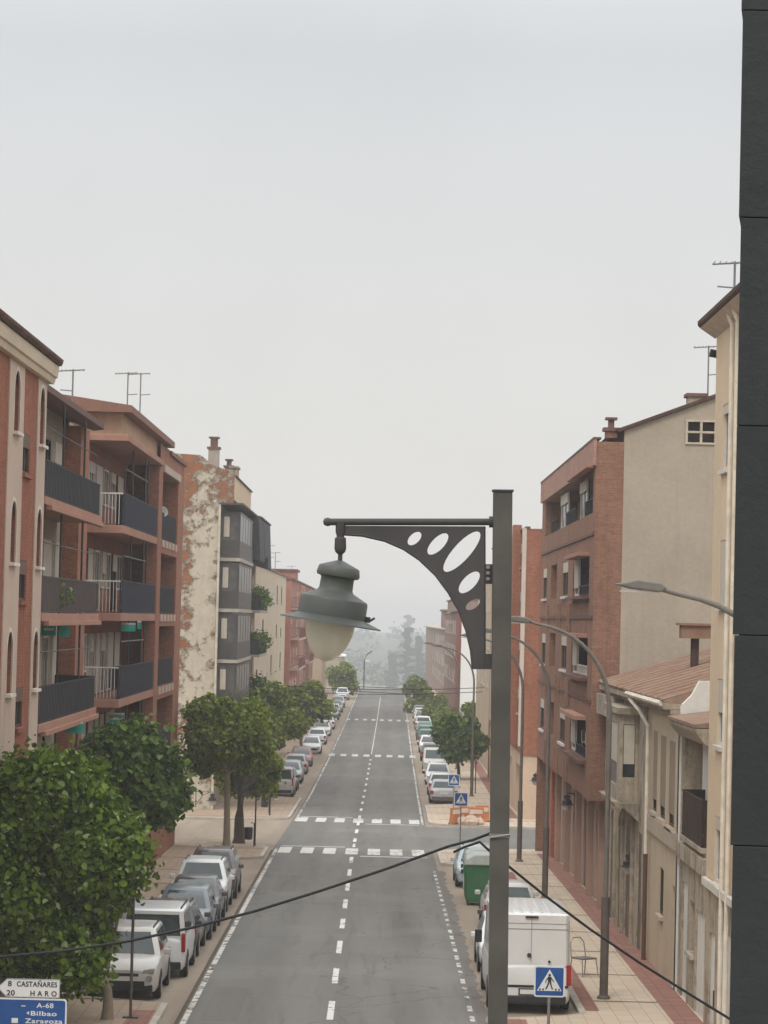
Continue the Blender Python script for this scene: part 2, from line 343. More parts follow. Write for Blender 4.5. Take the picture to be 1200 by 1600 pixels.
def edge(side):
    near, park, = (4.0, 6.4) if side < 0 else (4.0, 6.1)
    a0, a1 = (69.5, 70.6) if side < 0 else (68.2, 69.2)
    b0, b1 = (118.5, 121) if side < 0 else (117, 119.5)
    c0, c1 = (175, 177.5) if side < 0 else (170.5, 173)
    s0 = 152. if side < 0 else 150.; rr = 3.2
    def f(y):
        if y < a0: return near
        if y < a1: return near + (park - near) * (y - a0) / (a1 - a0)
        if y < b0: return park
        if y < b1: return park + (3.78 - park) * (y - b0) / (b1 - b0)
        if y <= 130:
            t = max(0, y - (130 - rr)); return 3.78 + rr - math.sqrt(max(0, rr * rr - t * t))
        if y < s0 + rr:
            t = max(0, (s0 + rr) - y); return 3.78 + rr - math.sqrt(max(0, rr * rr - t * t))
        if y < c0: return 3.78
        if y < c1: return 3.78 + (park - 3.78) * (y - c0) / (c1 - c0)
        return park
    return f, s0
slabm = M('slab_paving', (.56, .46, .35), .9, kind='slab', var=.07, period=6.)
slabl = M('slab_paving_brown', (.40, .305, .225), .9, kind='slab', var=.10, period=7.)
redp = M('red_paving', (.30, .155, .12), .9, kind='slab', var=.12)
kerbm = M('kerb_concrete', (.46, .42, .36), .9, var=.2, scale=1.5)
for side, sm in ((-1, slabl), (1, slabm)):
    f, s0 = edge(side)
    for ya, yb in ((0, 130), (s0, 560)):
        yy = sorted(set([ya, yb] + [y for y in YS if ya < y < yb] + [y + .5 for y in YS if ya < y < yb and y < 200] + [ya + .1, ya + .3, yb - .1, yb - .3]))
        out_ = lambda y: 45 if (127.6 <= y <= 157) else 9.9
        strip('pavement', *( (lambda y: cx(y) - out_(y), lambda y: cx(y) - f(y) - .16) if side < 0 else (lambda y: cx(y) + f(y) + .16, lambda y: cx(y) + out_(y))), yy, .12, sm)
        mb = MB(); r = []
        for y in yy:
            n = len(mb.v); xa = cx(y) + side * f(y); xb = cx(y) + side * (f(y) + .16)
            mb.v += [(xa, y, g(y) - .04), (xa, y, g(y) + .124), (xb, y, g(y) + .124)]; r.append(n)
        for a, b in zip(r, r[1:]):
            mb.f += [(a, a + 1, b + 1, b), (a + 1, a + 2, b + 2, b + 1)]; mb.mi += [0, 0]
        if side * 1:                    # kerb along the side street
            ye = yb if ya == 0 else ya; sg = -1 if ya == 0 else 1
            if ye < 200: mb.box(*sorted((cx(ye) + side * (3.78 + 3.0), side * 45)), *sorted((ye - sg * .02, ye + sg * .2)), g(ye) - .04, g(ye) + .126)
        tag(mb.build('kerb', kerbm), kind='structure')
        xr = 3.2
        if side > 0: strip('pavement_red_band', lambda y: 7.3 + .0 * y if y < 128 else cx(y) + 8.2, lambda y: 8.02 if y < 128 else cx(y) + 8.9, [y for y in yy if y <= 127 or y > 158], .126, redp)
    for ya, yb in ((40, 68.0),):
        strip('pavement_red_band', (lambda y: cx(y) - f(y) - .75) if side < 0 else (lambda y: cx(y) + f(y) + .18), (lambda y: cx(y) - f(y) - .18) if side < 0 else (lambda y: cx(y) + f(y) + .7), [ya, (ya + yb) / 2, yb], .127, redp)
f, _ = edge(1); strip('pavement_red_band', lambda y: cx(y) + 6.28, lambda y: cx(y) + 6.62, list(np.arange(70, 117, 3.)), .127, redp)
# ---- markings
lp = M('road_line_white', (.66, .65, .60), .8, kind='line', wear=.56); lpw = M('road_line_worn', (.60, .58, .52), .8, kind='line', wear=.49, ws=3.)
strip('road_marking_edge', lambda y: cx(y) - 3.52, lambda y: cx(y) - 3.38, [y for y in RY if 20 <= y <= 128 or y == 0], .006, lpw)
strip('road_marking_edge', lambda y: cx(y) - 3.5, lambda y: cx(y) - 3.38, [y for y in RY if 153 <= y <= 430], .006, lpw)
strip('road_marking_edge', lambda y: cx(y) + 3.40, lambda y: cx(y) + 3.52, [y for y in RY if 152 <= y <= 430], .006, lpw)
strip('road_gutter', lambda y: cx(y) - 3.66, lambda y: cx(y) - 3.56, [y for y in RY if 0 <= y <= 127], .0045, M('gutter_dirt', (.10, .075, .055), .95, kind='line', wear=.57, ws=1.2))
strip('road_gutter', lambda y: cx(y) + 3.55, lambda y: cx(y) + 3.72 + random.uniform(0, .22), list(np.arange(60, 117, .6)), .0045, M('patch_dirt', (.17, .155, .135), .95, kind='line', wear=.55, ws=.8))
def quadstrip(mb, x0, x1, y0, y1, dz=.006, n=3):
    for i in range(n):
        a, b = y0 + (y1 - y0) * i / n, y0 + (y1 - y0) * (i + 1) / n
        mb.face([(cx(a) + x0, a, g(a) + dz), (cx(a) + x1, a, g(a) + dz), (cx(b) + x1, b, g(b) + dz), (cx(b) + x0, b, g(b) + dz)])
mb = MB(); y = 68.3
quadstrip(mb, 3.38, 3.52, 40, 67.5)
while y < 117: quadstrip(mb, 3.38, 3.50, y, y + 1.05, n=1); y += 1.95
tag(mb.build('road_marking_edge', lpw), kind='structure')
mb = MB(); y = 45.75
while y < 232:
    if not (124.5 < y < 132): quadstrip(mb, -.09, .07, y, y + (3.6 if y < 150 else 2.6), n=3)
    y += 7.42
quadstrip(mb, -.06, .06, 130.5, 133.2); quadstrip(mb, -.035, .035, 243, 400, n=30)
tag(mb.build('road_marking_centre', lp), kind='structure')
mb = MB()
for yc, n_, x0, ln, pitch, wd in ((127.3, 7, -3.05, 4.2, 1.0, .56), (154.6, 7, -3.1, 4.2, 1.02, .56), (240, 8, -3.35, 4, .98, .5), (321, 8, -3.3, 4, .96, .4)):
    for i in range(n_): quadstrip(mb, x0 + i * pitch - wd / 2, x0 + i * pitch + wd / 2, yc - ln / 2, yc + ln / 2, .009, 2)
    if yc < 200:
        quadstrip(mb, -3.3, -.4, yc + ln / 2 + .7, yc + ln / 2 + 1.1, .008, 2); quadstrip(mb, .35, 3.3, yc - ln / 2 - 1.3, yc - ln / 2 - .9, .008, 2)
tag(mb.build('road_marking_crossing', M('road_line_crossing', (.60, .59, .55), .8, kind='line', wear=.56, ws=4)), kind='structure')
# repair patches and the lane's manhole
mb = MB(); quadstrip(mb, -3.1, -2.2, 66, 74, .0035); quadstrip(mb, 1.6, 2.6, 88, 97, .0035); quadstrip(mb, -2.8, -1.9, 104, 112, .0035)
tag(mb.build('road_patch', M('asphalt_patch', (.165, .155, .14), .95, kind='asphalt')), kind='structure')

# ------------------------------------------------------------ building helpers
def P3(axis, plane, u, z, off=0.):
    return (plane + off, u, z) if axis == 'X' else (u, plane + off, z)
def fbox(mb, axis, plane, n, u0, u1, z0, z1, d0, d1):    # box on a facade between depths d0..d1 outward (n)
    a, b = sorted((plane + n * d0, plane + n * d1))
    if axis == 'X': mb.box(a, b, u0, u1, z0, z1)
    else: mb.box(u0, u1, a, b, z0, z1)
def facade(mb, axis, plane, n, u0, u1, z0, z1, ops=(), depth=.2):
    us = sorted({u0, u1} | {o[0] for o in ops} | {o[1] for o in ops}); zs = sorted({z0, z1} | {o[2] for o in ops} | {o[3] for o in ops})
    for a, b in zip(us, us[1:]):
        for c, d in zip(zs, zs[1:]):
            um, zm = (a + b) / 2, (c + d) / 2
            if any(o[0] < um < o[1] and o[2] < zm < o[3] for o in ops): continue
            mb.face([P3(axis, plane, a, c), P3(axis, plane, b, c), P3(axis, plane, b, d), P3(axis, plane, a, d)])
    for o in ops:
        dp = -n * (o[4] if len(o) > 4 else depth)
        cs = [(o[0], o[2]), (o[1], o[2]), (o[1], o[3]), (o[0], o[3])]
        for (a, c), (b, d) in zip(cs, cs[1:] + cs[:1]):
            mb.face([P3(axis, plane, a, c), P3(axis, plane, b, d), P3(axis, plane, b, d, dp), P3(axis, plane, a, c, dp)])
        if len(o) > 4: mb.face([P3(axis, plane, a, c, dp) for a, c in cs])      # a deep opening gets its back wall
def window(par, axis, plane, n, o, fm, sh=0., depth=.05, sill=True, mull=1, name='window', bm_=None, pm=None, sm=None):
    u0, u1, z0, z1 = o[:4]; t = min(.07, (u1 - u0) * .12); mb = MB(); d0, d1 = -depth - .04, -depth + .02
    fbox(mb, axis, plane, n, u0, u0 + t, z0, z1, d0, d1); fbox(mb, axis, plane, n, u1 - t, u1, z0, z1, d0, d1)
    fbox(mb, axis, plane, n, u0 + t, u1 - t, z0, z0 + t, d0, d1); fbox(mb, axis, plane, n, u0 + t, u1 - t, z1 - t, z1, d0, d1)
    for k in range(mull):
        c = u0 + (u1 - u0) * (k + 1) / (mull + 1); fbox(mb, axis, plane, n, c - t / 2, c + t / 2, z0 + t, z1 - t, d0, d1 - .008)
    w_ = mb.build(name, fm, par)
    mb = MB(); fbox(mb, axis, plane, n, u0, u1, z0, z1, -depth - .06, -depth - .03); mb.build('pane', pm or pane(), w_)
    if sh > 0: mb = MB(); fbox(mb, axis, plane, n, u0 + .03, u1 - .03, z1 - (z1 - z0) * sh, z1 - .01, -depth + .025, -depth + .05); mb.build('blind', bm_ or blind(), w_)
    if sill: mb = MB(); fbox(mb, axis, plane, n, u0 - .1, u1 + .1, z0 - .1, z0 - .002, -depth, .1); mb.build('sill', sm or conc(), w_)
    return w_
def railing(par, axis, plane, n, u0, u1, z0, z1, mat, out_=.0, style='bars', step=.14, ret=0., sides=(1, 1)):
    """front rail at depth out_ with returns of length ret to the wall"""
    mb = MB(); r = .022; a, b = out_ - .04, out_
    fbox(mb, axis, plane, n, u0, u1, z1 - .05, z1, a, b); fbox(mb, axis, plane, n, u0, u1, z0, z0 + .04, a, b)
    if style == 'panel':
        fbox(mb, axis, plane, n, u0 + .01, u1 - .01, z0 + .04, z1 - .05, a + .012, b - .012)
        k = u0
        while k < u1 - .05: fbox(mb, axis, plane, n, k, k + .03, z0 + .04, z1 - .05, b - .011, b - .001); k += .35
    else:
        k = u0
        while k < u1: fbox(mb, axis, plane, n, k, k + .02, z0 + .04, z1 - .05, a + .01, b - .01); k += step
    other = 'Y' if axis == 'X' else 'X'
    if ret:
        for uu, sd_ in ((u0, sides[0]), (u1, sides[1])):
            if not sd_: continue
            lo, hi = sorted((plane + n * (out_ - ret), plane + n * (out_ - .045)))
            fbox(mb, other, uu, 1, lo, hi, z1 - .05, z1, -.02, .02); fbox(mb, other, uu, 1, lo, hi, z0, z0 + .04, -.02, .02)
            if style == 'panel': fbox(mb, other, uu, 1, lo, hi, z0 + .04, z1 - .05, -.008, .008)
            k = lo
            while k < hi: fbox(mb, other, uu, 1, k, k + .02, z0 + .04, z1 - .05, -.0105, .0105); k += .14
    return mb.build('railing', mat, par)
def slab(par, x0, x1, y0, y1, z0, z1, mat, name='balcony_slab'):
    mb = MB(); mb.box(x0, x1, y0, y1, z0, z1); return mb.build(name, mat, par, bevel=.015)
def antenna(loc, label, h=2.2, w=.9, flip=1):
    mb = MB(); x, y, z = loc; mb.tube([(x, y, z), (x, y, z + h)], .03, 6); o = thing('tv_antenna', loc, label, 'antenna', 'television antennas on the roofs')
    mb.build('mast', galv(), o); mb = MB(); mb.tube([(x - w * .7, y, z + h - .08), (x + w * .5, y + .1, z + h)], .022, 6)
    for i in range(7):
        t = -w * .65 + i * w * .18; mb.tube([(x + t, y - .25, z + h - .04), (x + t, y + .25, z + h - .04)], .012, 4)
    mb.build('aerial', galv(), o); mb = MB(); mb.tube([(x, y, z + h * .5), (x + flip * .4, y, z + h * .52)], .02, 5); mb.build('side_arm', galv(), o); return o
def chimney(par, x0, x1, y0, y1, z0, z1, mat, capm=None, pots=0):
    mb = MB(); mb.box(x0, x1, y0, y1, z0, z1); c = mb.build('chimney', mat, par)
    mb = MB(); mb.box(x0 - .08, x1 + .08, y0 - .08, y1 + .08, z1, z1 + .12)
    if pots: mb.box(x0 + .1, x1 - .1, y0 + .1, y1 - .1, z1 + .12, z1 + .12 + pots); mb.box(x0, x1, y0, y1, z1 + .12 + pots, z1 + .2 + pots)
    mb.build('chimney_cap', capm or mat, c); return c
Z = lambda zr: EYE + zr
def arch(u0, u1, z0, z1, k=8):
    c = (u0 + u1) / 2; r_ = (u1 - u0) / 2; zz = z1 - r_
    return [(u0, z0), (u1, z0)] + [(c + r_ * math.cos(math.pi * i / k), zz + r_ * math.sin(math.pi * i / k)) for i in range(k + 1)]

# ------------------------------------------------------------ L1: brick house with arched windows in cream piers
def build_L1():
    X = -8.9; Y0, Y1 = 50., 74.; zb = g(62) - .3
    o = thing('apartment_building', (X - 4, (Y0 + Y1) / 2, zb), 'brown brick apartment building with pale piers and slim arched windows, nearest on the left', 'building')
    sm_ops = [(Ya, Ya + 1.35, Z(z_ - 1.0), Z(z_)) for Ya in (69.4, 63.6, 57.8) for z_ in (4.4, 1.25, -1.9, -5.0)]
    ar_ops = [((a + b) / 2 - .52, (a + b) / 2 + .52, Z(t - 1.5), Z(t), .4) for a, b in ((66.4, 69.15), (71.95, 73.75), (60.6, 63.35), (54.8, 57.5)) for t in (5.8, 2.65, -.5, -3.65)]
    mb = MB(); facade(mb, 'X', X, 1, Y0, Y1, zb, Z(6.0), sm_ops + ar_ops); facade(mb, 'Y', Y1, 1, X - 14, X, zb, Z(6.0)); facade(mb, 'Y', Y0, -1, X - 14, X, zb, Z(6.0)); facade(mb, 'X', X - 14, -1, Y0, Y1, zb, Z(6.0))
    mb.build('wall', brickA(), o)
    for op in sm_ops: window(o, 'X', X, 1, op, frame_d(), sh=.35, mull=1, bm_=M('blind_brown', (.12, .075, .055), .7), sm=brickA())
    for (a, b) in ((66.4, 69.15), (71.95, 73.75), (60.6, 63.35), (54.8, 57.5)):
        c = (a + b) / 2; hw = .52; tops = [5.8, 2.65, -.5, -3.65]
        ol = [(a, zb), (b, zb), (b, Z(5.98)), (a, Z(5.98))]; hs = [arch(c - hw, c + hw, Z(t - 1.5), Z(t)) for t in tops]
        vs, fs = plate(ol, hs, .03); mb = MB(); addraw(mb, vs, fs, fn=lambda v: (X + .015 + .004 + v[1], v[0], v[2])); p = mb.build('pier', pinkcream(), o)
        for t in tops:
            mb = MB(); mb.box(X - .33, X - .31, c - hw, c + hw, Z(t - 1.5), Z(t)); wp = mb.build('window', pane(), o)
            mb = MB(); mb.box(X - .31, X - .26, c - .03, c + .03, Z(t - 1.5), Z(t)); mb.box(X - .31, X - .26, c - hw, c - hw + .06, Z(t - 1.5), Z(t)); mb.box(X - .31, X - .26, c + hw - .06, c + hw, Z(t - 1.5), Z(t)); mb.box(X - .31, X - .262, c - hw + .06, c + hw - .06, Z(t - .6), Z(t - .54)); mb.build('frame', frame_d(), wp)
            mb = MB(); mb.box(X - .2, X + .15, c - hw - .06, c + hw + .06, Z(t - 1.58), Z(t - 1.503)); mb.build('sill', M('sill_white', (.66, .60, .52), .7), wp)
            mb = MB(); vs, fs = plate(arch(c - hw - .09, c + hw + .09, Z(t - 1.5), Z(t + .09)), [arch(c - hw + .004, c + hw - .004, Z(t - 1.49), Z(t - .004))], .012)
            addraw(mb, vs, fs, fn=lambda v: (X + .041 + v[1], v[0], v[2])); mb.build('surround', M('surround_pale', (.60, .52, .44), .8), wp)
    mb = MB(); prof = [(X - .1, Z(5.99)), (X + .16, Z(5.99)), (X + .19, Z(6.1)), (X + .19, Z(6.14)), (X + .25, Z(6.16)), (X + .28, Z(6.42)), (X + .28, Z(6.46)), (X - .1, Z(6.46))]
    mb.prism(prof, 'Y', Y0 - .3, Y1 + .2); mb.build('cornice', cream(), o)
    mb = MB(); mb.prism([(X + .34, Z(6.48)), (X + .34, Z(6.56)), (X - 7, Z(8.4)), (X - 14.5, Z(6.6)), (X - 14.5, Z(6.48))], 'Y', Y0 - .4, Y1 + .28)
    y = Y0 - .3
    while y < Y1 + .25: mb.tube([(X + .38, y, Z(6.57)), (X - 1.5, y, Z(7.07))], .08, 6); y += .26
    mb.build('roof', tilesd(), o)
build_L1()

# ------------------------------------------------------------ L2: balconies behind dark screens
def balcony_back(o, X, ya, yb, zf, seed):
    rr = random.Random(seed); y = ya + .5
    while y < yb - 1.4:
        wd = rr.choice((1.3, 2.2, 1.6)); door = rr.random() < .6; z0 = zf + (.05 if door else .9)
        window(o, 'X', X, 1, (y, y + wd, z0, zf + 2.25), rr.choice((frame_w(), frame_d(), frame_w())), sh=rr.choice((0, .3, .6, 1.)), depth=-.03, sill=False, mull=1); y += wd + rr.uniform(.5, 1.1)
def build_L2():
    X = -10.3; Y0, Y1 = 74.1, 94.; zb = g(82) - .3
    o = thing('apartment_building', (X - 4, 83, zb), 'apartment building with long dark screened balconies and a dark brown eave, second on the left', 'building')
    mb = MB(); facade(mb, 'X', X, 1, Y0, Y1, zb, Z(6.2)); facade(mb, 'Y', Y1, 1, X - 12, X, zb, Z(6.2)); facade(mb, 'X', X - 12, -1, Y0, Y1, zb, Z(6.2)); facade(mb, 'Y', Y0, -1, X - 12, X, zb, Z(6.2)); mb.build('wall', M('plaster_dull_beige', (.36, .31, .24), .85, kind='plaster', var=.15, stain=.5), o)
    mb = MB(); mb.box(X - .02, X + .55, 90.6, 93.2, zb, Z(6.0)); mb.build('pier', brickB(), o)
    for i, z0 in enumerate((3.05, -.05, -3.0, -6.0)):
        slab(o, X, -8.9, 74.3, 89.4, Z(z0 - .22), Z(z0), salmon()); slab(o, -9.0, -8.82, 75.3, 89.5, Z(z0 - .34), Z(z0 - .2), salmon(), 'slab_edge')
        railing(o, 'X', -8.95, 1, 74.6, 89.2, Z(z0 + .02), Z(z0 + 1.0), (darkp(), M('screen_brown', (.075, .055, .05), .75, var=.25), darkp(), darkp())[i], 0, 'panel', ret=1.3)
        balcony_back(o, X, Y0 + 1, 90, Z(z0), 20 + i)
        for yy in (79.5, 85.2): mb = MB(); mb.tube([(-9.05, yy, Z(z0)), (-9.05, yy, Z(z0 + 2.8))], .035, 6); mb.build('post', iron(), o)
        mb = MB(); mb.tube([(-9.05, 75, Z(z0 + 1.9)), (-9.05, 89, Z(z0 + 1.9))], .02, 5); mb.build('clothes_rail', iron(), o)
    mb = MB(); mb.prism([(X - 12.5, Z(6.2)), (-10.2, Z(6.2)), (-9.5, Z(5.93)), (-9.15, Z(5.98)), (-9.15, Z(6.16)), (X - 6, Z(7.6)), (X - 12.5, Z(6.4))], 'Y', Y0, 91.9); mb.build('roof', brownt(), o)
    return o
L2 = build_L2()

# ------------------------------------------------------------ L3: salmon brick block with projecting corner balconies
def build_L3():
    X = -10.3; XF = -9.0; Y0, YM, Y1 = 94.7, 113.6, 127.5; zb = g(110) - .3
    o = thing('apartment_building', (X - 4, 111, zb), 'salmon brick apartment block with corner balconies and dark blue-grey screens, third on the left', 'building')
    lv = (3.05, .0, -3.0, -6.0)
    lops = [(115.2, 124.0, Z(z0 + .02), Z(z0 + (2.75 if z0 > 3 else 2.5)), 1.3) for z0 in lv]
    mb = MB(); facade(mb, 'X', X, 1, Y0, YM, zb, Z(6.2)); facade(mb, 'X', XF, 1, YM, Y1, zb, Z(6.9), lops); facade(mb, 'Y', YM, -1, X, XF, zb, Z(6.2))
    facade(mb, 'Y', Y1, 1, X - 12, XF, zb, Z(6.9)); facade(mb, 'Y', Y0, -1, X - 12, X, zb, Z(6.2)); facade(mb, 'X', X - 12, -1, Y0, Y1, zb, Z(6.2))
    mb.build('wall', brickB(), o); mb = MB(); mb.box(XF - .5, XF + .06, YM - 1.1, YM - .02, zb, Z(6.0)); mb.build('pier', brickB(), o)
    for i, z0 in enumerate(lv):
        slab(o, X, XF + .05, 97.6, YM - 1.12, Z(z0 - .28), Z(z0), salmon())
        railing(o, 'X', XF + .04, 1, 98.0, YM - 1.3, Z(z0 + .02), Z(z0 + 1.15), M('screen_blue_grey', (.020, .024, .042), .7, var=.25), 0, 'panel', ret=.1)
        mb = MB()                       # open bars on the side of the balcony that faces up the street
        for k in range(10): x = X + .08 + k * .12; mb.box(x, x + .02, 97.7, 97.72, Z(z0 + .04), Z(z0 + 1.1))
        mb.box(X, XF, 97.69, 97.73, Z(z0 + 1.08), Z(z0 + 1.13)); mb.build('side_railing', frame_w(), o)
        balcony_back(o, X, 95, YM - 1.3, Z(z0), 40 + i)
        for yy in (101.5, 106.8, 108.2): mb = MB(); mb.tube([(XF - .02, yy, Z(z0)), (XF - .02, yy, Z(z0 + 2.8))], .035, 6); mb.build('post', iron(), o)
        if i < 3: mb = MB(); mb.tube([(XF - .02, 98.5, Z(z0 + 2.0)), (XF - .02, 108, Z(z0 + 2.0))], .03, 5); mb.tube([(XF - .02, 98.5, Z(z0 + 1.2)), (XF - .02, 98.5, Z(z0 + 2.0))], .03, 5); mb.build('awning_frame', iron(), o)
        railing(o, 'X', XF, 1, 115.3, 123.9, Z(z0 + .04), Z(z0 + 1.15), darkp(), -.05, 'panel'); balcony_back(o, XF - 1.3, 115.2, 124.0, Z(z0), 60 + i)
        for k in range(5): yy = 115.3 + k * 1.8; mb = MB(); mb.box(XF + .004, XF + .06, yy, yy + 1.0, Z(z0 - .3), Z(z0 - .02)); mb.build('trim_block', pinkcream(), o)
    mb = MB(); mb.box(XF + .004, XF + .10, 115.0, 124.2, Z(5.82), Z(6.12)); mb.build('lintel', pinkcream(), o)
    slab(o, X, XF + .18, 97.2, YM - .3, Z(5.95), Z(6.17), salmon(), 'canopy')
    mb = MB(); facade(mb, 'X', XF - .15, 1, 98.2, Y1, Z(6.2), Z(7.0)); facade(mb, 'Y', 98.2, -1, X - 9, XF - .15, Z(6.2), Z(7.0)); mb.build('parapet', M('render_orange_beige', (.50, .33, .22), .85, kind='plaster', var=.1), o)
    mb = MB(); mb.prism([(X - 12.3, Z(6.98)), (XF + .22, Z(6.98)), (XF + .22, Z(7.22)), (X - 5, Z(8.1)), (X - 12.3, Z(7.2))], 'Y', 97.6, 118.2); mb.prism([(X - 12.3, Z(6.7)), (XF + .12, Z(6.7)), (XF + .12, Z(6.86)), (X - 5, Z(7.6)), (X - 12.3, Z(6.9))], 'Y', 118.25, Y1 + .15); mb.build('roof', M('roof_brown', (.24, .12, .085), .85, var=.15), o)
build_L3()

# ------------------------------------------------------------ L4: house with the peeling gable and dark glazed balconies
def build_L4():
    XG = -9.3; Y0, Y1 = 160., 196.; zb = g(160) - .3
    o = thing('apartment_building', (XG - 5, 178, zb), 'old building with peeling bare gable over orange brick and dark glazed balconies', 'building')
    mb = MB(); mb.prism([(-24, zb), (XG, zb), (XG, Z(6.3)), (-8.45, Z(6.3)), (-8.45, Z(7.95)), (-8.9, Z(8.3)), (-9.6, Z(8.5)), (-10.4, Z(9.1)), (-14, Z(9.25)), (-24, Z(8.2))], 'Y', Y0, Y0 + .35); mb.build('gable_wall', M('peeling_plaster', (.5, .4, .3), .95, kind='peel'), o)
    ops = []
    for z0 in (3.3, .4, -2.5, -5.4):
        for ya in (181, 184.6, 188.4, 192): ops.append((ya, ya + 1.5, Z(z0 + .3), Z(z0 + 2.4)))
    mb = MB(); facade(mb, 'X', XG, 1, Y0 + .36, 179.8, zb, Z(6.3)); facade(mb, 'X', -8.7, 1, 180, Y1, zb, Z(6.3), ops); facade(mb, 'Y', 180, -1, XG, -8.7, zb, Z(6.3)); facade(mb, 'X', -24, -1, Y0 + .36, Y1, zb, Z(8)); facade(mb, 'Y', Y1, 1, -24, -8.7, zb, Z(6.3)); mb.build('wall', old(), o)
    for op in ops: window(o, 'X', -8.7, 1, op, frame_w(), sh=random.choice((0, .3, .5, 1)), mull=0)
    mb = MB(); facade(mb, 'X', -8.45, 1, Y0 + .36, 181, Z(6.6), Z(7.95)); facade(mb, 'Y', 181, 1, -20, -8.45, Z(6.3), Z(7.95)); mb.face([(-8.45, Y0 + .36, Z(7.95)), (-8.45, 181, Z(7.95)), (-20, 181, Z(7.95)), (-20, Y0 + .36, Z(7.95))]); mb.build('attic', ochre(), o)
    mb = MB(); mb.box(-20.2, -8.35, Y0 + .4, 181.1, Z(7.96), Z(8.02)); mb.box(XG, -7.9, Y0 - .15, 181.5, Z(6.32), Z(6.42)); mb.prism([(-9.2, Z(6.32)), (-7.7, Z(6.32)), (-7.7, Z(6.42)), (-12, Z(7.7))], 'Y', 181.3, Y1 + .3); mb.build('roof', M('roof_dark', (.09, .085, .085), .85), o)
    for i, z0 in enumerate((3.3, .4, -2.5, -5.4)):
        slab(o, XG + .01, -8.0, Y0 + .5, 177, Z(z0 - .2), Z(z0), conc())
        mb = MB(); x1 = -8.06
        # glazed balcony: lower dark panel, frames and glass on the street side and on the side that faces up the street
        mb.box(XG + .01, x1, Y0 + .6, Y0 + .66, Z(z0 + .01), Z(z0 + 1.0)); mb.box(x1 - .06, x1, Y0 + .67, 176.8, Z(z0 + .01), Z(z0 + 1.0)); mb.box(XG + .01, x1, Y0 + .6, 176.8, Z(z0 + 2.5), Z(z0 + 2.64))
        for k in range(6): yy = Y0 + .68 + k * 3.15; mb.box(x1 - .06, x1 - .002, yy, yy + .1, Z(z0 + 1.01), Z(z0 + 2.5))
        for x in (XG + .05, XG + .6, x1 - .14): mb.box(x, x + .08, Y0 + .6, Y0 + .655, Z(z0 + 1.01), Z(z0 + 2.5))
        for k in range(6): mb.box(XG + .55, XG + .95, Y0 + .585, Y0 + .6, Z(z0 + .2 + k * .11), Z(z0 + .24 + k * .11))
        gl = mb.build('glazed_balcony', M('aluminium_dark', (.070, .062, .058), .5, var=.15), o)
        mb = MB(); mb.box(XG + .02, x1 - .03, Y0 + .62, Y0 + .64, Z(z0 + 1.0), Z(z0 + 2.5)); mb.box(x1 - .04, x1 - .02, Y0 + .7, 176.7, Z(z0 + 1.0), Z(z0 + 2.5)); mb.build('pane', M('glass_grey', (.08, .075, .07), .3, kind='glass', var=.3), gl)
        mb = MB(); mb.box(XG + .3, XG + .62, Y0 + .57, Y0 + .615, Z(z0 + 1.2), Z(z0 + 2.35)); mb.build('curtain', blind(), gl)
        if i:
            slab(o, -8.69, -7.75, 183, 195.5, Z(z0 - .15), Z(z0), conc()); railing(o, 'X', -7.8, 1, 183.1, 195.4, Z(z0 + .01), Z(z0 + 1.0), darkp(), 0, 'panel', ret=.85)
    for a, b, zz in ((177.3, 184.5, 3.5), (184.7, 190, 3.9), (190.2, 195.6, 3.2)): mb = MB(); mb.prism([(-8.68, Z(6.3)), (-7.75, Z(6.25)), (-7.6, Z(zz + .1)), (-7.66, Z(zz)), (-8.68, Z(zz + .3))], 'Y', a, b); mb.build('awning', M('awning_grey', (.055, .055, .062), .9, var=.3), o)
    mb = MB(); mb.tube([(XG + .08, Y0 - .1, zb), (XG + .08, Y0 - .1, Z(6.3))], .07, 8); mb.build('downpipe', M('pipe_cream', (.55, .50, .40), .6), o)
    chimney(o, -10.0, -9.4, Y0 + .5, Y0 + 1.3, Z(8.3), Z(9.5), M('plaster_greyish', (.42, .36, .30), .9, kind='plaster'), M('brick_dark', (.16, .09, .07), .9), pots=.5)
    chimney(o, -9.35, -8.9, Y0 + 6, Y0 + 7, Z(7.9), Z(8.75), stone(), M('brick_dark', (.16, .09, .07), .9), pots=.3); chimney(o, -8.9, -8.5, 164, 166, Z(7.9), Z(8.6), stone(), None)
build_L4()

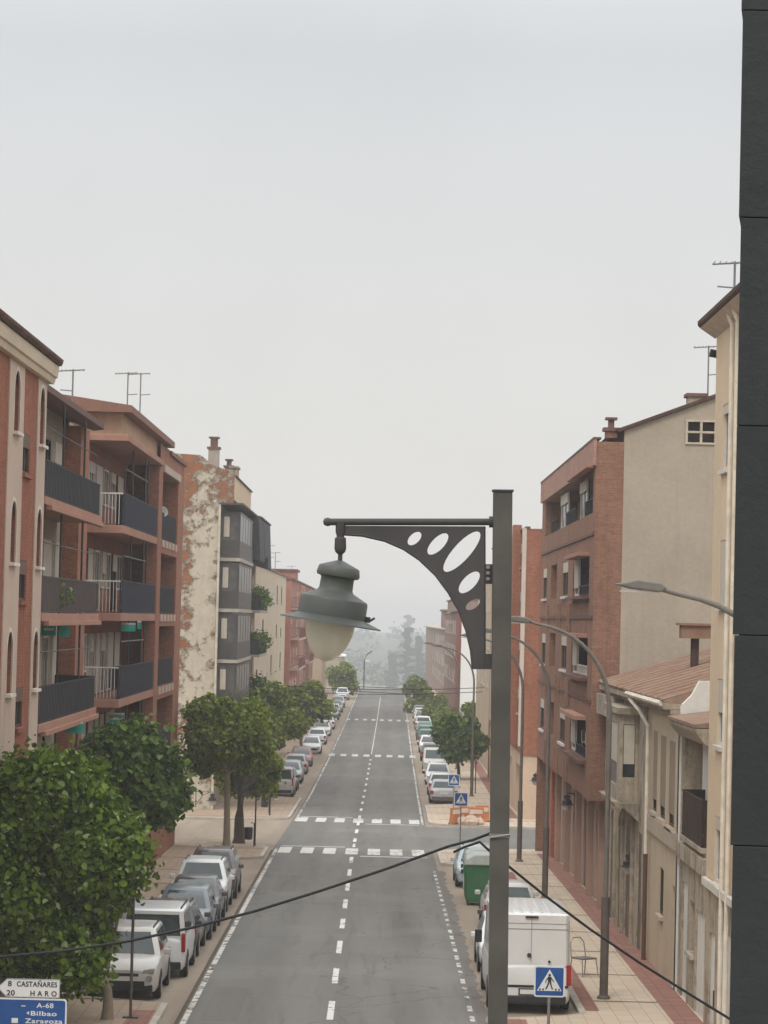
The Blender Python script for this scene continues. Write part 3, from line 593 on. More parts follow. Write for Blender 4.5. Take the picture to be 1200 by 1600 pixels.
def simple_block(label, X, side, Y0, Y1, ztop, mat, cols, levels, fm, roofm, name='apartment_building', depthx=14, wwid=1.4, wh=1.5, sh=None, grp=None, pier=None, sidemat=None, balc=None, overhang=.35):
    """street block: side=-1 left (faces +X) or +1 right (faces -X)"""
    n = -side; zb = g((Y0 + Y1) / 2) - .6; Xb = X + side * depthx
    o = thing(name, ((X + Xb) / 2, (Y0 + Y1) / 2, zb), label, 'building', grp)
    ops = [(c, c + wwid, Z(l), Z(l + wh)) for c in cols for l in levels]
    mb = MB(); facade(mb, 'X', X, n, Y0, Y1, zb, Z(ztop), ops, .25); facade(mb, 'Y', Y1, 1, min(X, Xb), max(X, Xb), zb, Z(ztop)); facade(mb, 'X', Xb, -n, Y0, Y1, zb, Z(ztop)); 
    if not sidemat: facade(mb, 'Y', Y0, -1, min(X, Xb), max(X, Xb), zb, Z(ztop))
    mb.build('wall', mat, o)
    if sidemat: mb = MB(); facade(mb, 'Y', Y0, -1, min(X, Xb), max(X, Xb), zb, Z(ztop)); mb.build('side_wall', sidemat, o)
    for op in ops: window(o, 'X', X, n, op, fm, sh=random.choice(sh or (0, .3, .5, 1)), mull=1, depth=.05)
    if balc:
        for (a, b, l, m_) in balc:
            x0, x1 = sorted((X + n * .003, X + n * .9)); slab(o, x0, x1, a, b, Z(l - .18), Z(l), pinkcream()); railing(o, 'X', X + n * .86, n, a + .05, b - .05, Z(l + .01), Z(l + 1.0), m_, 0, 'bars', step=.3, ret=.8)
    mb = MB(); xo = X + n * overhang; mb.prism([(xo, Z(ztop)), (xo, Z(ztop + .14)), ((X + Xb) / 2, Z(ztop + .14 + depthx * .12)), (Xb, Z(ztop + .14)), (Xb, Z(ztop))], 'Y', Y0 - .15, Y1 + .1); mb.build('roof', roofm, o)
    return o
L5 = simple_block('pale cream building with stained front, fifth on the left behind the dark balconies', -8.8, -1, 199, 263, 3.7, cream(), (203, 212, 221, 230, 240, 251), (1.2, -1.7, -4.6, -7.6), frame_d(), wwid=2.4, roofm= M('coping_brown', (.22, .13, .10), .9), overhang=.12)
L6 = simple_block('far pinkish red apartment block with white balcony edges, just left of the hanging lantern', -8.45, -1, 267, 362, 3.6, M('render_pink_red', (.40, .17, .125), .85, kind='plaster', var=.15, stain=.3), (270, 279, 288, 299, 310, 321, 339, 350), (1.2, -1.7, -4.6, -7.6), frame_w(), wwid=3., roofm=M('roof_brown2', (.22, .10, .07), .9), balc=[(a, b, l, M('iron_red', (.25, .10, .08), .7)) for (a, b) in ((269, 292), (310, 330)) for l in (.9, -2.0, -4.9)], overhang=.2)
mb = MB(); mb.box(-10.6, -8.3, 275, 283, Z(3.7), Z(4.5)); mb.build('roof_turret', M('render_pink_red'), L6); mb = MB(); mb.box(-10.8, -8.1, 274.8, 283.2, Z(4.5), Z(4.7)); mb.build('turret_cap', brownt(), L6)
for yy in (294, 303, 334): mb = MB(); mb.box(-8.44, -8.15, yy, yy + 2.2, g(300), Z(3.4)); mb.build('pier', M('render_pink', (.56, .34, .28), .85, kind='plaster'), L6)
simple_block('low tan house far down the street on the left', -7.9, -1, 395, 425, -5.4, tan(), (398, 406, 414), (-8.6,), frame_w(), tiles(), name='house', depthx=8, wh=1.3)
simple_block('small far grey-beige house at the end of the street, left of the road', -5.9, -1, 470, 492, -6.4, grime(), (474, 482), (-9.2,), frame_w(), white(), name='house', depthx=5, wh=1.2)

# ------------------------------------------------------------ R1: tall cream house next to the dark pier
def build_R1():
    X = 8.0; Y0, Y1 = 46., 68.; zb = g(58) - .3
    o = thing('apartment_building', (X + 4, 57, zb), 'tall narrow cream house with rolled eave, beside the dark slate pier', 'building')
    tops = (5.25, 2.05, -1.2, -4.4); ops = [(a, a + 1.3, Z(t - 1.55), Z(t)) for t in tops for a in (65.1, 60.5, 56)]
    gops = [(62.4, 65.2, zb, Z(-6.9)), (65.9, 67.1, zb, Z(-7.2))]
    mb = MB(); facade(mb, 'X', X, -1, Y0, Y1, Z(-5.95), Z(7.2), ops, .12); facade(mb, 'Y', Y1, 1, X, X + 9, zb, Z(7.2)); facade(mb, 'X', X + 9, 1, Y0, Y1, zb, Z(7.2)); facade(mb, 'Y', Y0, -1, X, X + 9, zb, Z(7.2)); mb.build('wall', ochre(), o)
    mb = MB(); facade(mb, 'X', X, -1, Y0, Y1, zb, Z(-5.95), gops, .25); mb.build('ground_floor_wall', stone(), o)
    for op, i in zip(ops, range(99)): window(o, 'X', X, -1, op, frame_w(), sh=(.15, 1., .5, .2)[i // 3], mull=1, depth=.06, sm=frame_w())
    for a, b, c, d in gops:
        mb = MB(); mb.box(X + .05, X + .11, a, b, zb, d); dr = mb.build('door', M('door_chalky_white', (.66, .64, .58), .8, kind='plaster', var=.1, stain=.5), o)
        mb = MB(); mb.box(X + .01, X + .05, a + .3, a + .36, zb + 1.0, zb + 1.4); mb.build('handle', iron(), dr)
    mb = MB(); mb.box(X - .12, X - .003, Y0, 67.9, Z(-6.15), Z(-5.97)); mb.build('string_course', frame_w(), o)
    mb = MB(); mb.prism([(X + 1, Z(7.18)), (X - .38, Z(7.3)), (X - .42, Z(7.36)), (X - .42, Z(7.45)), (X + 4.5, Z(9.0)), (X + 9.4, Z(7.4)), (X + 9.4, Z(7.18))], 'Y', Y0 - .3, Y1 + .45); r_ = mb.build('roof', tilesd(), o)
    mb = MB(); mb.prism([(X - .38, Z(7.27)), (X - .002, Z(7.02)), (X - .002, Z(7.16))], 'Y', Y0 - .2, Y1 + .3); mb.build('soffit', M('soffit_beige', (.50, .42, .33), .8), o)
    mb = MB()
    for yy in (63.2, 64.2): mb.tube([(X - .09, yy, zb), (X - .09, yy, Z(6.9)), (X - .2, yy, Z(7.2))], .055, 8)
    mb.build('downpipe', M('pipe_white', (.68, .62, .52), .6), o)
build_R1()
mb = MB(); mb.tube([(8.12, 68.15, EYE + 6.62), (7.86, 68.15, EYE + 6.66)], .10, 10); tag(mb.build('awning_roll', iron(), org=(8.0, 68.15, EYE + 6.62)), 'small dark roll fixed to the cream house corner just below its eave', 'roll')

# ------------------------------------------------------------ R2a: narrow house with the brown screened balcony
def build_R2a():
    X = 8.05; Y0, Y1 = 68.1, 74.4; zb = g(71) - .3
    o = thing('house', (X + 4, 71, zb), 'narrow run-down house with crumbling cornice and one dark brown screened balcony', 'building')
    ops = [(69.9, 71.6, Z(-5.2), Z(-3.1)), (72.3, 73.6, zb, Z(-6.6)), (68.4, 70.4, zb, Z(-7.0)), (70.7, 71.8, Z(-8.2), Z(-6.9))]
    mb = MB(); facade(mb, 'X', X, -1, Y0, Y1, zb, Z(-5.5), ops[1:], .3); facade(mb, 'X', X + .6, -1, Y0, Y1, Z(-5.5), Z(-2.85), ops[:1], .2); facade(mb, 'Y', Y1, -1, X, X + .6, Z(-5.5), Z(-2.85)); mb.face([(X, Y0, Z(-5.5)), (X, Y1, Z(-5.5)), (X + .6, Y1, Z(-5.5)), (X + .6, Y0, Z(-5.5))]); facade(mb, 'Y', Y0, -1, X, X + 8, zb, Z(-5.5)); facade(mb, 'X', X + 8, 1, Y0, Y1, zb, Z(-2.8)); mb.build('wall', stone(), o)
    window(o, 'X', X + .6, -1, ops[0], frame_w(), sh=.45, depth=.1, sill=False, name='balcony_door'); mb = MB(); mb.box(X + .5, X + .597, 71.9, 73.9, Z(-5.45), Z(-3.0)); mb.build('door_surround', M('plaster_white'), o)
    window(o, 'X', X, -1, ops[3], frame_d(), sh=0, depth=.2)
    for op in ops[1:3]:
        mb = MB(); mb.box(X + .05, X + .1, *op); mb.build('door', M('door_chalky_white'), o)
    slab(o, X - .12, X + .59, 68.6, 73.4, Z(-5.497), Z(-5.36), stone())
    railing(o, 'X', X - .1, -1, 68.7, 73.2, Z(-5.35), Z(-4.2), M('screen_dark_brown', (.045, .028, .02), .7), 0, 'panel', ret=.6)
    mb = MB(); mb.box(X - .12, X - .003, Y0 + .05, 74.3, Z(-6.0), Z(-5.6)); mb.build('string_course', stone(), o)
    mb = MB(); mb.prism([(X - .35, Z(-2.55)), (X - .1, Z(-2.85)), (X + .05, Z(-2.85)), (X + .05, Z(-2.45)), (X - .38, Z(-2.45))], 'Y', Y0 + .05, Y1 - .05); mb.build('cornice', stone(), o)
    mb = MB(); mb.prism([(X - .4, Z(-2.43)), (X - .4, Z(-2.35)), (X + 4, Z(-1.75)), (X + 8.3, Z(-2.4))], 'Y', Y0 + .05, Y1 - .02); mb.build('roof', tiles(), o)
build_R2a()

# ------------------------------------------------------------ R2b: low cream house, tiled roof, ornate stone bay
def build_R2b():
    X = 8.0; Y0, YS_, Y1 = 74.5, 83.2, 96.6; zb = g(85) - .3
    o = thing('house', (X + 4, 85, zb), 'low cream house with red tiled roof, downpipe and ornate stone bay', 'building')
    ops = [(80.3, 81.5, Z(-5.3), Z(-3.0)), (77.9, 79.4, Z(-5.35), Z(-3.05)), (75.5, 77.0, Z(-5.4), Z(-3.1)), (77.9, 79.0, Z(-8.0), Z(-6.7)), (74.9, 75.6, zb, Z(-6.9))]
    mb = MB(); facade(mb, 'X', X, -1, Y0, YS_, zb, Z(-2.2), ops, .2); mb.build('wall', M('plaster_house_cream', (.52, .42, .30), .9, kind='plaster', var=.1, stain=.45), o); mb = MB(); facade(mb, 'X', X + 9, 1, Y0, Y1, zb, Z(-2.2)); facade(mb, 'Y', Y1, 1, X, X + 9, zb, Z(-2.2)); mb.build('back_wall', M('plaster_house_cream'), o)
    for op in ops[:4]: window(o, 'X', X, -1, op, frame_d(), sh=.85 if op[2] > Z(-6) else 0, depth=.05, mull=0, bm_=M('blind_tan', (.27, .205, .15), .7), sm=M('sill_tan', (.45, .36, .27), .8))
    mb = MB(); mb.box(X + .1, X + .16, 74.9, 75.6, zb, Z(-6.9)); mb.build('door', M('door_brown', (.16, .11, .08), .7), o)
    # stone part with arched ground floor openings
    ol = [(YS_, zb), (Y1, zb), (Y1, Z(-2.2)), (YS_, Z(-2.2))]
    hs = [arch(93.4, 95.4, zb + .3, Z(-6.1)), arch(90.6, 92.2, zb + .3, Z(-6.0)), arch(87.2, 89.4, zb + .3, Z(-6.0)), [(84.0, zb + .3), (85.3, zb + .3), (85.3, Z(-6.2)), (84.0, Z(-6.2))], [(91.3, Z(-5.2)), (94, Z(-5.2)), (94, Z(-3.2)), (91.3, Z(-3.2))]]
    vs, fs = plate(ol, hs, .35); mb = MB(); addraw(mb, vs, fs, fn=lambda v: (X + .13 + v[1], v[0], v[2])); mb.build('stone_front', stone(), o)
    mb = MB(); mb.box(X + .0, X + .04, YS_ + .1, Y1 - .1, zb, Z(-2.4)); mb.build('shaded_shop_door', M('door_shade_brown', (.115, .09, .07), .6, var=.3), o)  # door sheet nearly flush, its dark colour carries the shade of the reveals
    for yy in (86.4, 89.8, 92.7, 95.9): mb = MB(); mb.box(X - .14, X - .052, yy, yy + .35, zb, Z(-5.8)); mb.box(X - .2, X - .053, yy - .1, yy + .45, Z(-5.8), Z(-5.6)); mb.build('pilaster', stone(), o)
    mb = MB(); mb.prism([(X - .06, Z(-5.9)), (X - .5, Z(-5.5)), (X - .75, Z(-5.5)), (X - .8, Z(-5.35)), (X - .06, Z(-5.35))], 'Y', 85, 91.2); mb.build('bay_base', stone(), o)
    mb = MB(); facade(mb, 'X', X - .62, -1, 85.6, 90.8, Z(-5.34), Z(-2.7), [(86.6, 89.8, Z(-4.9), Z(-3.0))], .12); facade(mb, 'Y', 85.6, -1, X - .62, X - .05, Z(-5.34), Z(-2.7), [(X - .52, X - .15, Z(-4.6), Z(-3.0))], .1); facade(mb, 'Y', 90.8, 1, X - .62, X - .05, Z(-5.34), Z(-2.7)); mb.box(X - .72, X - .05, 85.4, 91, Z(-2.69), Z(-2.5)); bay = mb.build('bay_window', stone(), o)
    mb = MB(); mb.box(X - .56, X - .52, 86.6, 89.8, Z(-4.9), Z(-3.0)); mb.box(X - .52, X - .15, 85.66, 85.7, Z(-4.6), Z(-3.0)); mb.build('pane', pane(), bay)
    mb = MB(); mb.box(X - .6, X - .57, 86.65, 89.75, Z(-4.2), Z(-3.02)); mb.box(X - .5, X - .17, 85.62, 85.65, Z(-4.2), Z(-3.02)); mb.build('blind', blind(), bay)
    mb = MB(); mb.box(X - .26, X - .003, Y0 + .02, Y1, Z(-2.32), Z(-2.2)); mb.box(X - .42, X + .1, Y0 + .02, Y1, Z(-2.19), Z(-2.04)); mb.box(X - .5, X - .055, 91.2, 96.7, Z(-3.0), Z(-2.33)); mb.build('cornice', M('cornice_stone', (.38, .31, .24), .9, kind='patchy', var=.2), o)
    mb = MB(); mb.box(X - .10, X - .003, Y0 + .05, YS_ - .3, Z(-5.9), Z(-5.45)); mb.build('string_course', grime(), o)
    mb = MB(); mb.tube([(X - .45, 84.5, Z(-2.2)), (X - .35, 82.6, Z(-2.45)), (X - .12, 82.0, Z(-2.9)), (X - .12, 82.0, Z(-6.6))], .055, 8); mb.tube([(X - .45, 85.5, Z(-2.05)), (X - .45, 75, Z(-2.05))], .08, 6)
    pi = mb.build('downpipe', M('pipe_white'), o); mb = MB(); mb.tube([(X - .12, 82.0, Z(-6.6)), (X - .12, 82.0, zb + .35)], .065, 8); mb.build('lower_pipe', M('pipe_rust', (.12, .06, .04), .8), pi)
    mb = MB(); mb.prism([(X - .42, Z(-2.03)), (X - .42, Z(-1.95)), (X + 7, Z(.35)), (X + 9.3, Z(-.5)), (X + 9.3, Z(-2.03))], 'Y', Y0 + .32, Y1 + .2)
    y = Y0 + .4
    while y < Y1: q_ = random.uniform(-.03, .03); mb.tube([(X - .46 + q_, y, Z(-1.95)), (X + 2, y + q_, Z(-1.19 + q_ * .5)), (X + 7, y, Z(.36 + q_))], .06, 5); y += .21
    mb.build('roof', tiles(), o)
    mb = MB(); mb.prism([(X, zb), (X + 9, zb), (X + 9, Z(-1.42)), (X + .5, Z(-1.42)), (X + .3, Z(-1.8)), (X, Z(-2.1))], 'Y', Y0 - .02, Y0 + .3); mb.build('party_wall', white(), o)
    mb = MB(); mb.tube([(9.75, 87, Z(-1.6)), (9.75, 87, Z(-.35))], .13, 8); c = mb.build('chimney', M('flue_rust', (.07, .035, .025), .8), o)
    mb = MB(); mb.box(9.3, 10.25, 86.6, 87.4, Z(-.35), Z(0.05)); mb.box(9.2, 10.35, 86.5, 87.5, Z(.05), Z(.12)); mb.build('chimney_cap', M('cap_brick', (.30, .18, .12), .95, kind='plaster', var=.35), c)
build_R2b()

# ------------------------------------------------------------ R3: brick block with beige gable
def build_R3():
    X = 7.35; XB = 8.05; Y0, Y1 = 97., 129.; zb = g(112) - .3; YB = 96.8
    o = thing('apartment_building', (X + 6, 113, zb), 'brown brick apartment building with overhanging upper floors and a large blank beige gable', 'building')
    sills = (3.9, 1.05, -1.85, -4.75); ops = [(98.2, 126.5, Z(3.9), Z(5.45), 1.4)]
    for s_ in sills[1:]: ops += [(99.3, 107.5, Z(s_), Z(s_ + 1.45), 1.3), (110.5, 113.5, Z(s_ + .05), Z(s_ + 1.4)), (117.5, 121.5, Z(s_), Z(s_ + 1.45), .8), (124.5, 127, Z(s_ + .05), Z(s_ + 1.4))]
    mb = MB(); facade(mb, 'X', X, -1, Y0, Y1, Z(-6.05), Z(6.32), ops, .22); facade(mb, 'Y', Y0, -1, X, 8.3, Z(-6.05), Z(6.32)); facade(mb, 'Y', Y1, 1, X, X + 14, zb, Z(6.3)); mb.face([(X, Y0, Z(-6.05)), (X, Y1, Z(-6.05)), (XB + .3, Y1, Z(-6.05)), (XB + .3, Y0, Z(-6.05))]); mb.face([(X, Y0, Z(6.32)), (X, Y1, Z(6.32)), (9.4, Y1, Z(6.32)), (9.4, Y0, Z(6.32))]); mb.build('wall', brickC(), o)
    mb = MB(); mb.box(X - .10, X - .003, Y0 - .05, Y1 + .05, Z(5.5), Z(6.4)); mb.build('parapet', M('brick_parapet', (.40, .23, .175), .85, kind='brick'), o)
    mb = MB(); mb.box(X - .12, X + .15, Y0 - .07, Y1 + .06, Z(6.4), Z(6.47)); mb.build('coping', M('coping_dark', (.12, .085, .07), .8), o)
    # gable
    gp = [(8.3, zb), (22, zb), (22, Z(8.3)), (15.5, Z(9.5)), (8.3, Z(6.72))]
    mb = MB(); vs, fs = plate(gp, [[(10.4, Z(6.3)), (11.95, Z(6.3)), (11.95, Z(7.15)), (10.4, Z(7.15))]], .2); addraw(mb, vs, fs, fn=lambda v: (v[0], YB + .2 + v[1] + .1, v[2])); mb.build('gable_wall', grime(), o)
    mb = MB(); mb.box(10.38, 11.97, YB + .45, YB + .5, Z(6.28), Z(7.17)); lt = mb.build('vent_lattice', M('vent_dark', (.05, .03, .025), .9), o)
    mb = MB()
    for x in (10.4, 10.9, 11.4, 11.87): mb.box(x, x + .08, YB + .15, YB + .3, Z(6.3), Z(7.15))
    for z_ in (6.3, 6.69, 7.08): mb.box(10.39, 11.96, YB + .14, YB + .31, Z(z_), Z(z_ + .07))
    mb.build('lattice_bars', M('lattice_pale', (.50, .43, .34), .8), lt)
    mb = MB(); mb.prism([(8.1, Z(6.66)), (15.5, Z(9.52)), (22.3, Z(8.3)), (22.3, Z(8.4)), (15.5, Z(9.64)), (8.0, Z(6.75))], 'Y', YB + .05, Y1); mb.build('roof', tilesd(), o)
    chimney(o, 7.68, 8.08, 97.4, 97.9, Z(6.48), Z(6.72), brickC(), M('brick_dark', (.16, .09, .07), .9), pots=.28); chimney(o, 10.55, 11.15, 97.6, 98.4, Z(7.4), Z(8.0), grime(), M('brick_dark', (.16, .09, .07), .9))
    # openings
    y = 98.6
    for wd, k in ((5.0, 'b'), (3.5, 'w'), (5.5, 'b'), (4.5, 'w'), (4, 'b')):
        if k == 'w': window(o, 'X', X, -1, (y, y + wd, Z(3.95), Z(5.4)), frame_w(), sh=.3, depth=.25, mull=1, sill=False)
        else: window(o, 'X', X + 1.4, -1, (y, y + wd, Z(3.95), Z(5.4)), frame_d(), sh=0, depth=-.02, mull=1, sill=False); railing(o, 'X', X, -1, y, y + wd, Z(3.92), Z(4.5), darkp(), -.1, 'bars')
        y += wd + .7
    mb = MB(); mb.box(X - .3, X + .1, 97.6, 108, Z(5.45), Z(5.52)); mb.build('awning_box', salmon(), o)
    for i, s_ in enumerate(sills[1:]):
        window(o, 'X', X + 1.3, -1, (100.2, 104.6, Z(s_ + .02), Z(s_ + 1.4)), frame_w(), sh=.5, depth=-.02, mull=1, sill=False)
        window(o, 'X', X, -1, (105.1, 107.4, Z(s_ + .02), Z(s_ + 1.43)), frame_w(), sh=.8, depth=.08, mull=0, sill=False)
        railing(o, 'X', X, -1, 99.4, 105, Z(s_ + .03), Z(s_ + .38), frame_w() if i == 1 else darkp(), -.05, 'bars')
        mb = MB(); mb.box(X - .28, X - .003, 99.1, 107.7, Z(s_ - .14), Z(s_ - .03)); mb.build('sill', brownt(), o)
        mb = MB(); mb.box(X - .4, X + .05, 99.4, 107.2, Z(s_ + 1.38), Z(s_ + 1.52)); mb.build('awning_box', salmon(), o)
        for a, b in ((110.5, 113.5), (124.5, 127)): window(o, 'X', X, -1, (a, b, Z(s_ + .05), Z(s_ + 1.4)), frame_d(), sh=.3, depth=.05, mull=1, sm=frame_w())
        window(o, 'X', X + .8, -1, (117.8, 121.2, Z(s_ + .02), Z(s_ + 1.42)), frame_w(), sh=.4, depth=-.02, sill=False)
        for a in (108.2, 109.4, 114.2, 115.8, 122.4): mb = MB(); mb.box(X - .07, X - .003, a, a + .55, Z(s_ - 1.3), Z(s_ - .25)); mb.build('brick_relief', brickC(), o)
        mb = MB(); mb.box(X - .05, X - .003, Y0 + .2, Y1 - .2, Z(s_ + 2.05), Z(s_ + 2.17)); mb.build('string_course', brownt(), o)
    # ground floor
    go = [(99.2, 102.6, zb, Z(-6.7)), (104.6, 108.8, zb, Z(-6.7)), (110.8, 114.6, zb, Z(-6.7)), (117, 121, zb, Z(-6.7)), (123, 126.5, zb, Z(-6.7))]
    mb = MB(); facade(mb, 'X', XB, -1, Y0 - .1, Y1 - 2.6, zb, Z(-6.06), go, .5); facade(mb, 'Y', Y1 - 2.6, 1, XB, XB + 10, zb, Z(-6.05)); mb.build('ground_floor_wall', M('render_rose', (.42, .29, .235), .85, kind='plaster', var=.12, stain=.5), o)
    for i, op in enumerate(go):
        mb = MB(); mb.box(XB + .06, XB + .12, op[0], op[1], zb, op[3]); mb.build('shop_shutter', (M('shutter_shade_beige', (.20, .15, .115), .7), M('shutter_brown', (.10, .06, .045), .7))[i % 2], o)  # dark shutters close to the front, recess shade is put into their colour
    for op in go: mb = MB(); mb.box(XB - .22, XB - .003, op[0] - .75, op[0] - .2, zb, Z(-6.06)); mb.build('pillar', M('render_pillar', (.36, .235, .18), .85, kind='plaster', var=.15, stain=.5), o)
    mb = MB(); mb.box(XB - .26, XB - .003, 124.6, 126.3, zb, Z(-6.06)); mb.build('pillar', M('brick_pillar', (.36, .13, .08), .85, kind='brick'), o)
build_R3()

# ------------------------------------------------------------ R4: red brick block past the side street
def build_R4():
    X = 8.15; Y0, Y1 = 158., 206.; zb = g(170) - .3; zf = -7.4
    o = thing('apartment_building', (X + 6, 182, zb), 'bright red brick apartment block with white vertical bands, just past the side street', 'building')
    ops = [(a, a + 1.5, Z(l), Z(l + 1.4)) for a in (162.5, 170, 178, 186, 194) for l in (3.2, .4, -2.4, -5.2)]
    mb = MB(); facade(mb, 'X', X, -1, Y0, Y1, Z(zf), Z(5.3), ops, .2); facade(mb, 'Y', Y0, -1, X, X + 16, Z(zf), Z(5.3)); facade(mb, 'Y', Y1, 1, X, X + 16, zb, Z(5.3)); mb.face([(X, Y0, Z(5.3)), (X, Y1, Z(5.3)), (X + 16, Y1, Z(5.3)), (X + 16, Y0, Z(5.3))]); mb.build('wall', brickD(), o)
    mb = MB(); facade(mb, 'X', X + .1, -1, Y0 + .1, Y1, zb, Z(zf), [(162, 166, zb, Z(-8.2)), (172, 176, zb, Z(-8.2))], .3); facade(mb, 'Y', Y0 + .1, -1, X + .1, X + 16, zb, Z(zf), [(9.6, 10.35, zb + .5, Z(-8.8)), (11.4, 12.6, zb + .5, Z(-8.8))], .3)
    mb.build('ground_floor_wall', M('render_light_tan', (.62, .47, .34), .85, kind='plaster', var=.12, stain=.3), o)
    mb = MB(); mb.box(9.6, 10.35, Y0 + .25, Y0 + .3, zb + .3, Z(-8.8)); gd = mb.build('garage_door', M('door_grey', (.30, .31, .30), .6, var=.08), o)
    mb = MB(); mb.box(11.4, 12.6, Y0 + .25, Y0 + .3, zb + .3, Z(-8.8)); mb.box(X + .3, X + .35, 162, 166, zb, Z(-8.2)); mb.box(X + .3, X + .35, 172, 176, zb, Z(-8.2)); mb.build('shop_shutter', M('shutter_brown'), o)
    mb = MB(); mb.box(9.45, 10.3, Y0 - .05, Y0 + .08, Z(-8.75), Z(-8.35)); mb.build('awning_box', M('sign_white_blank', (.75, .74, .70), .6), o)
    for op in ops: window(o, 'X', X, -1, op, frame_w(), sh=.4, depth=.05)
    for yy in (157.95, 171.0, 178.5, 190, 199): mb = MB(); mb.box(X - .22, X - .003, yy, yy + .6, Z(-6.9), Z(5.36)); mb.build('band', M('band_cream', (.60, .50, .43), .85, kind='plaster', var=.1), o)
    for x in (X + .9, X + 2.2): mb = MB(); mb.box(x, x + .5, Y0 - .12, Y0 - .003, Z(zf), Z(5.2)); mb.build('brick_pier', brickD(), o)
    for yy in (163.8, 184.2): mb = MB(); mb.box(X - .45, X - .003, yy, yy + 2.0, Z(-7.0), Z(5.7)); mb.build('brick_pier', brickD(), o)
    mb = MB(); mb.box(X - .08, X + .2, Y0 - .05, Y1, Z(5.3), Z(5.42)); mb.build('coping', brownt(), o)
    return o
build_R4()
R5 = simple_block('beige stone-coloured building half hidden behind the lamp post, beyond the red block', 8.5, 1, 216, 244, 3.2, M('plaster_sand', (.52, .42, .31), .9, kind='plaster', var=.12, stain=.4), (218, 224, 230, 237), (.8, -2.1, -5.0), frame_w(), wwid=2.2, roofm=M('coping_brown'), overhang=.1)
R6 = simple_block('far building with white side wall and red brick corner pier, below the lamp bracket', 8.75, 1, 300, 376, .9, M('brick_far', (.27, .16, .125), .85, kind='brick'), (310, 317, 324, 331, 338, 346, 354, 362, 369), (-1.4, -4.2, -7.0), frame_w(), tiles(), wwid=3.2, sidemat=M('plaster_bright_white', (.86, .86, .84), .8, kind='plaster', var=.03, stain=.1), overhang=.12)
mb = MB(); mb.box(8.45, 9.05, 300.5, 309, g(300), Z(1.1)); mb.build('corner_pier', M('brick_strong_red', (.30, .08, .055), .8, kind='brick'), R6)
mb = MB(); mb.box(8.3, 14, 301, 345, Z(1.1), Z(2.4)); mb.prism([(8.1, Z(2.4)), (8.1, Z(2.5)), (11, Z(3.1)), (14.2, Z(2.4))], 'Y', 300.8, 346); mb.build('attic', M('render_brown_pink', (.33, .235, .195), .85, kind='plaster'), R6)
R7 = simple_block('farthest brown-grey block on the right with stepped roof and a square roof tower', 9.3, 1, 385, 560, -1.2, M('render_brown_pink'), (389, 398, 407, 417, 428, 440, 453, 467, 482), (-3.6, -6.4, -9.0), frame_w(), conc(), wwid=4.5, overhang=.5)
mb = MB(); mb.box(9.0, 11.2, 398, 412, Z(-.9), Z(1.4)); mb.box(8.8, 11.4, 397.5, 413, Z(1.4), Z(1.65)); mb.build('roof_tower', M('brick_far'), R7)
mb = MB(); mb.box(9.2, 9.6, 378, 384, g(380), Z(.6)); mb.build('white_pier', M('plaster_bright_white'), R6)

# plaques, "for sale" boards on the left balconies
def board(x, ya, yb, z0, z1, par_label, col=(.02, .30, .22)):
    o = thing('hanging_board', (x, (ya + yb) / 2, z1), par_label, 'sign', 'green boards hanging on the left balconies')
    mb = MB(); mb.box(x - .012, x + .012, ya, yb, z0, z1); mb.build('panel', M('board_green', col, .5, var=.1), o)
    mb = MB(); mb.box(x + .013, x + .018, ya + .15, yb - .15, z1 - .12, z1 - .05); mb.box(x - .013, x - .018, ya, yb, z1 - .04, z1); mb.build('stripe', frame_w(), o)
def board_f(x0, x1, y, z0, z1, lab, w=True):
    o = thing('hanging_board', ((x0 + x1) / 2, y, z1), lab, 'sign', 'green boards hanging on the left balconies')
    mb = MB(); mb.box(x0, x1, y - .012, y + .012, z0, z1); mb.build('panel', M('board_green', (.03, .33, .25), .5, var=.1), o)
    mb = MB(); mb.box(x0, x1, y - .018, y - .013, z1 - .06, z1)
    if w: mb.box(x0 + .06, x1 - .06, y - .018, y - .013, (z0 + z1) / 2 - .05, (z0 + z1) / 2 + .03)
    mb.build('stripe', frame_w(), o)
for (a, b, yy, l) in (((66, 972), (88, 993), 80, 'two-tone green board under the long balcony, left one of the upper pair'), ((91, 972), (109, 995), 81, 'green board beside the other under the long balcony, right one of the upper pair'),
                      ((190, 973), (212, 987), 101, 'plain green board under the corner balcony with the blue-grey screen'), ((215, 970), (221, 983), 104, 'tiny pale green plate next to the plain green board'),
                      ((105, 1127), (131, 1146), 84, 'turquoise board just above the foreground tree'), ((171, 1113), (195, 1131), 101, 'white and green striped board above the second tree')):
    p = at(*a, yy); q = at(*b, yy); board_f(p.x, q.x, yy, q.z, p.z, l, 'striped' in l or 'two-tone' in l)

# antennas
for (px, py, Yy, h, l, fl) in ((198, 640, 112, 1.5, 'forked antenna over the salmon block, left of the pair', 1), (218, 640, 114, 1.5, 'antenna over the salmon block, right of the pair', 1), (112, 630, 90, 1.1, 'stubby black antenna above the brown eave on the left', -1),
                               (1149, 470, 66, .95, 'antenna on the tall cream house beside the slate pier', -1), (1107, 618, 98, 1.75, 'tall antenna beside the chimney of the beige gable', 1),
                               (420, 884, 206, 1.5, 'thin far antenna on the pale cream building', 1), (430, 886, 212, 1.1, 'low far antenna on the pale cream building', 1), (456, 897, 278, .8, 'tiny antenna on the roof turret of the pink red block', 1)):
    p = at(px, py, Yy); antenna((p.x, p.y, p.z - .3), l, h + .3, .75, fl)

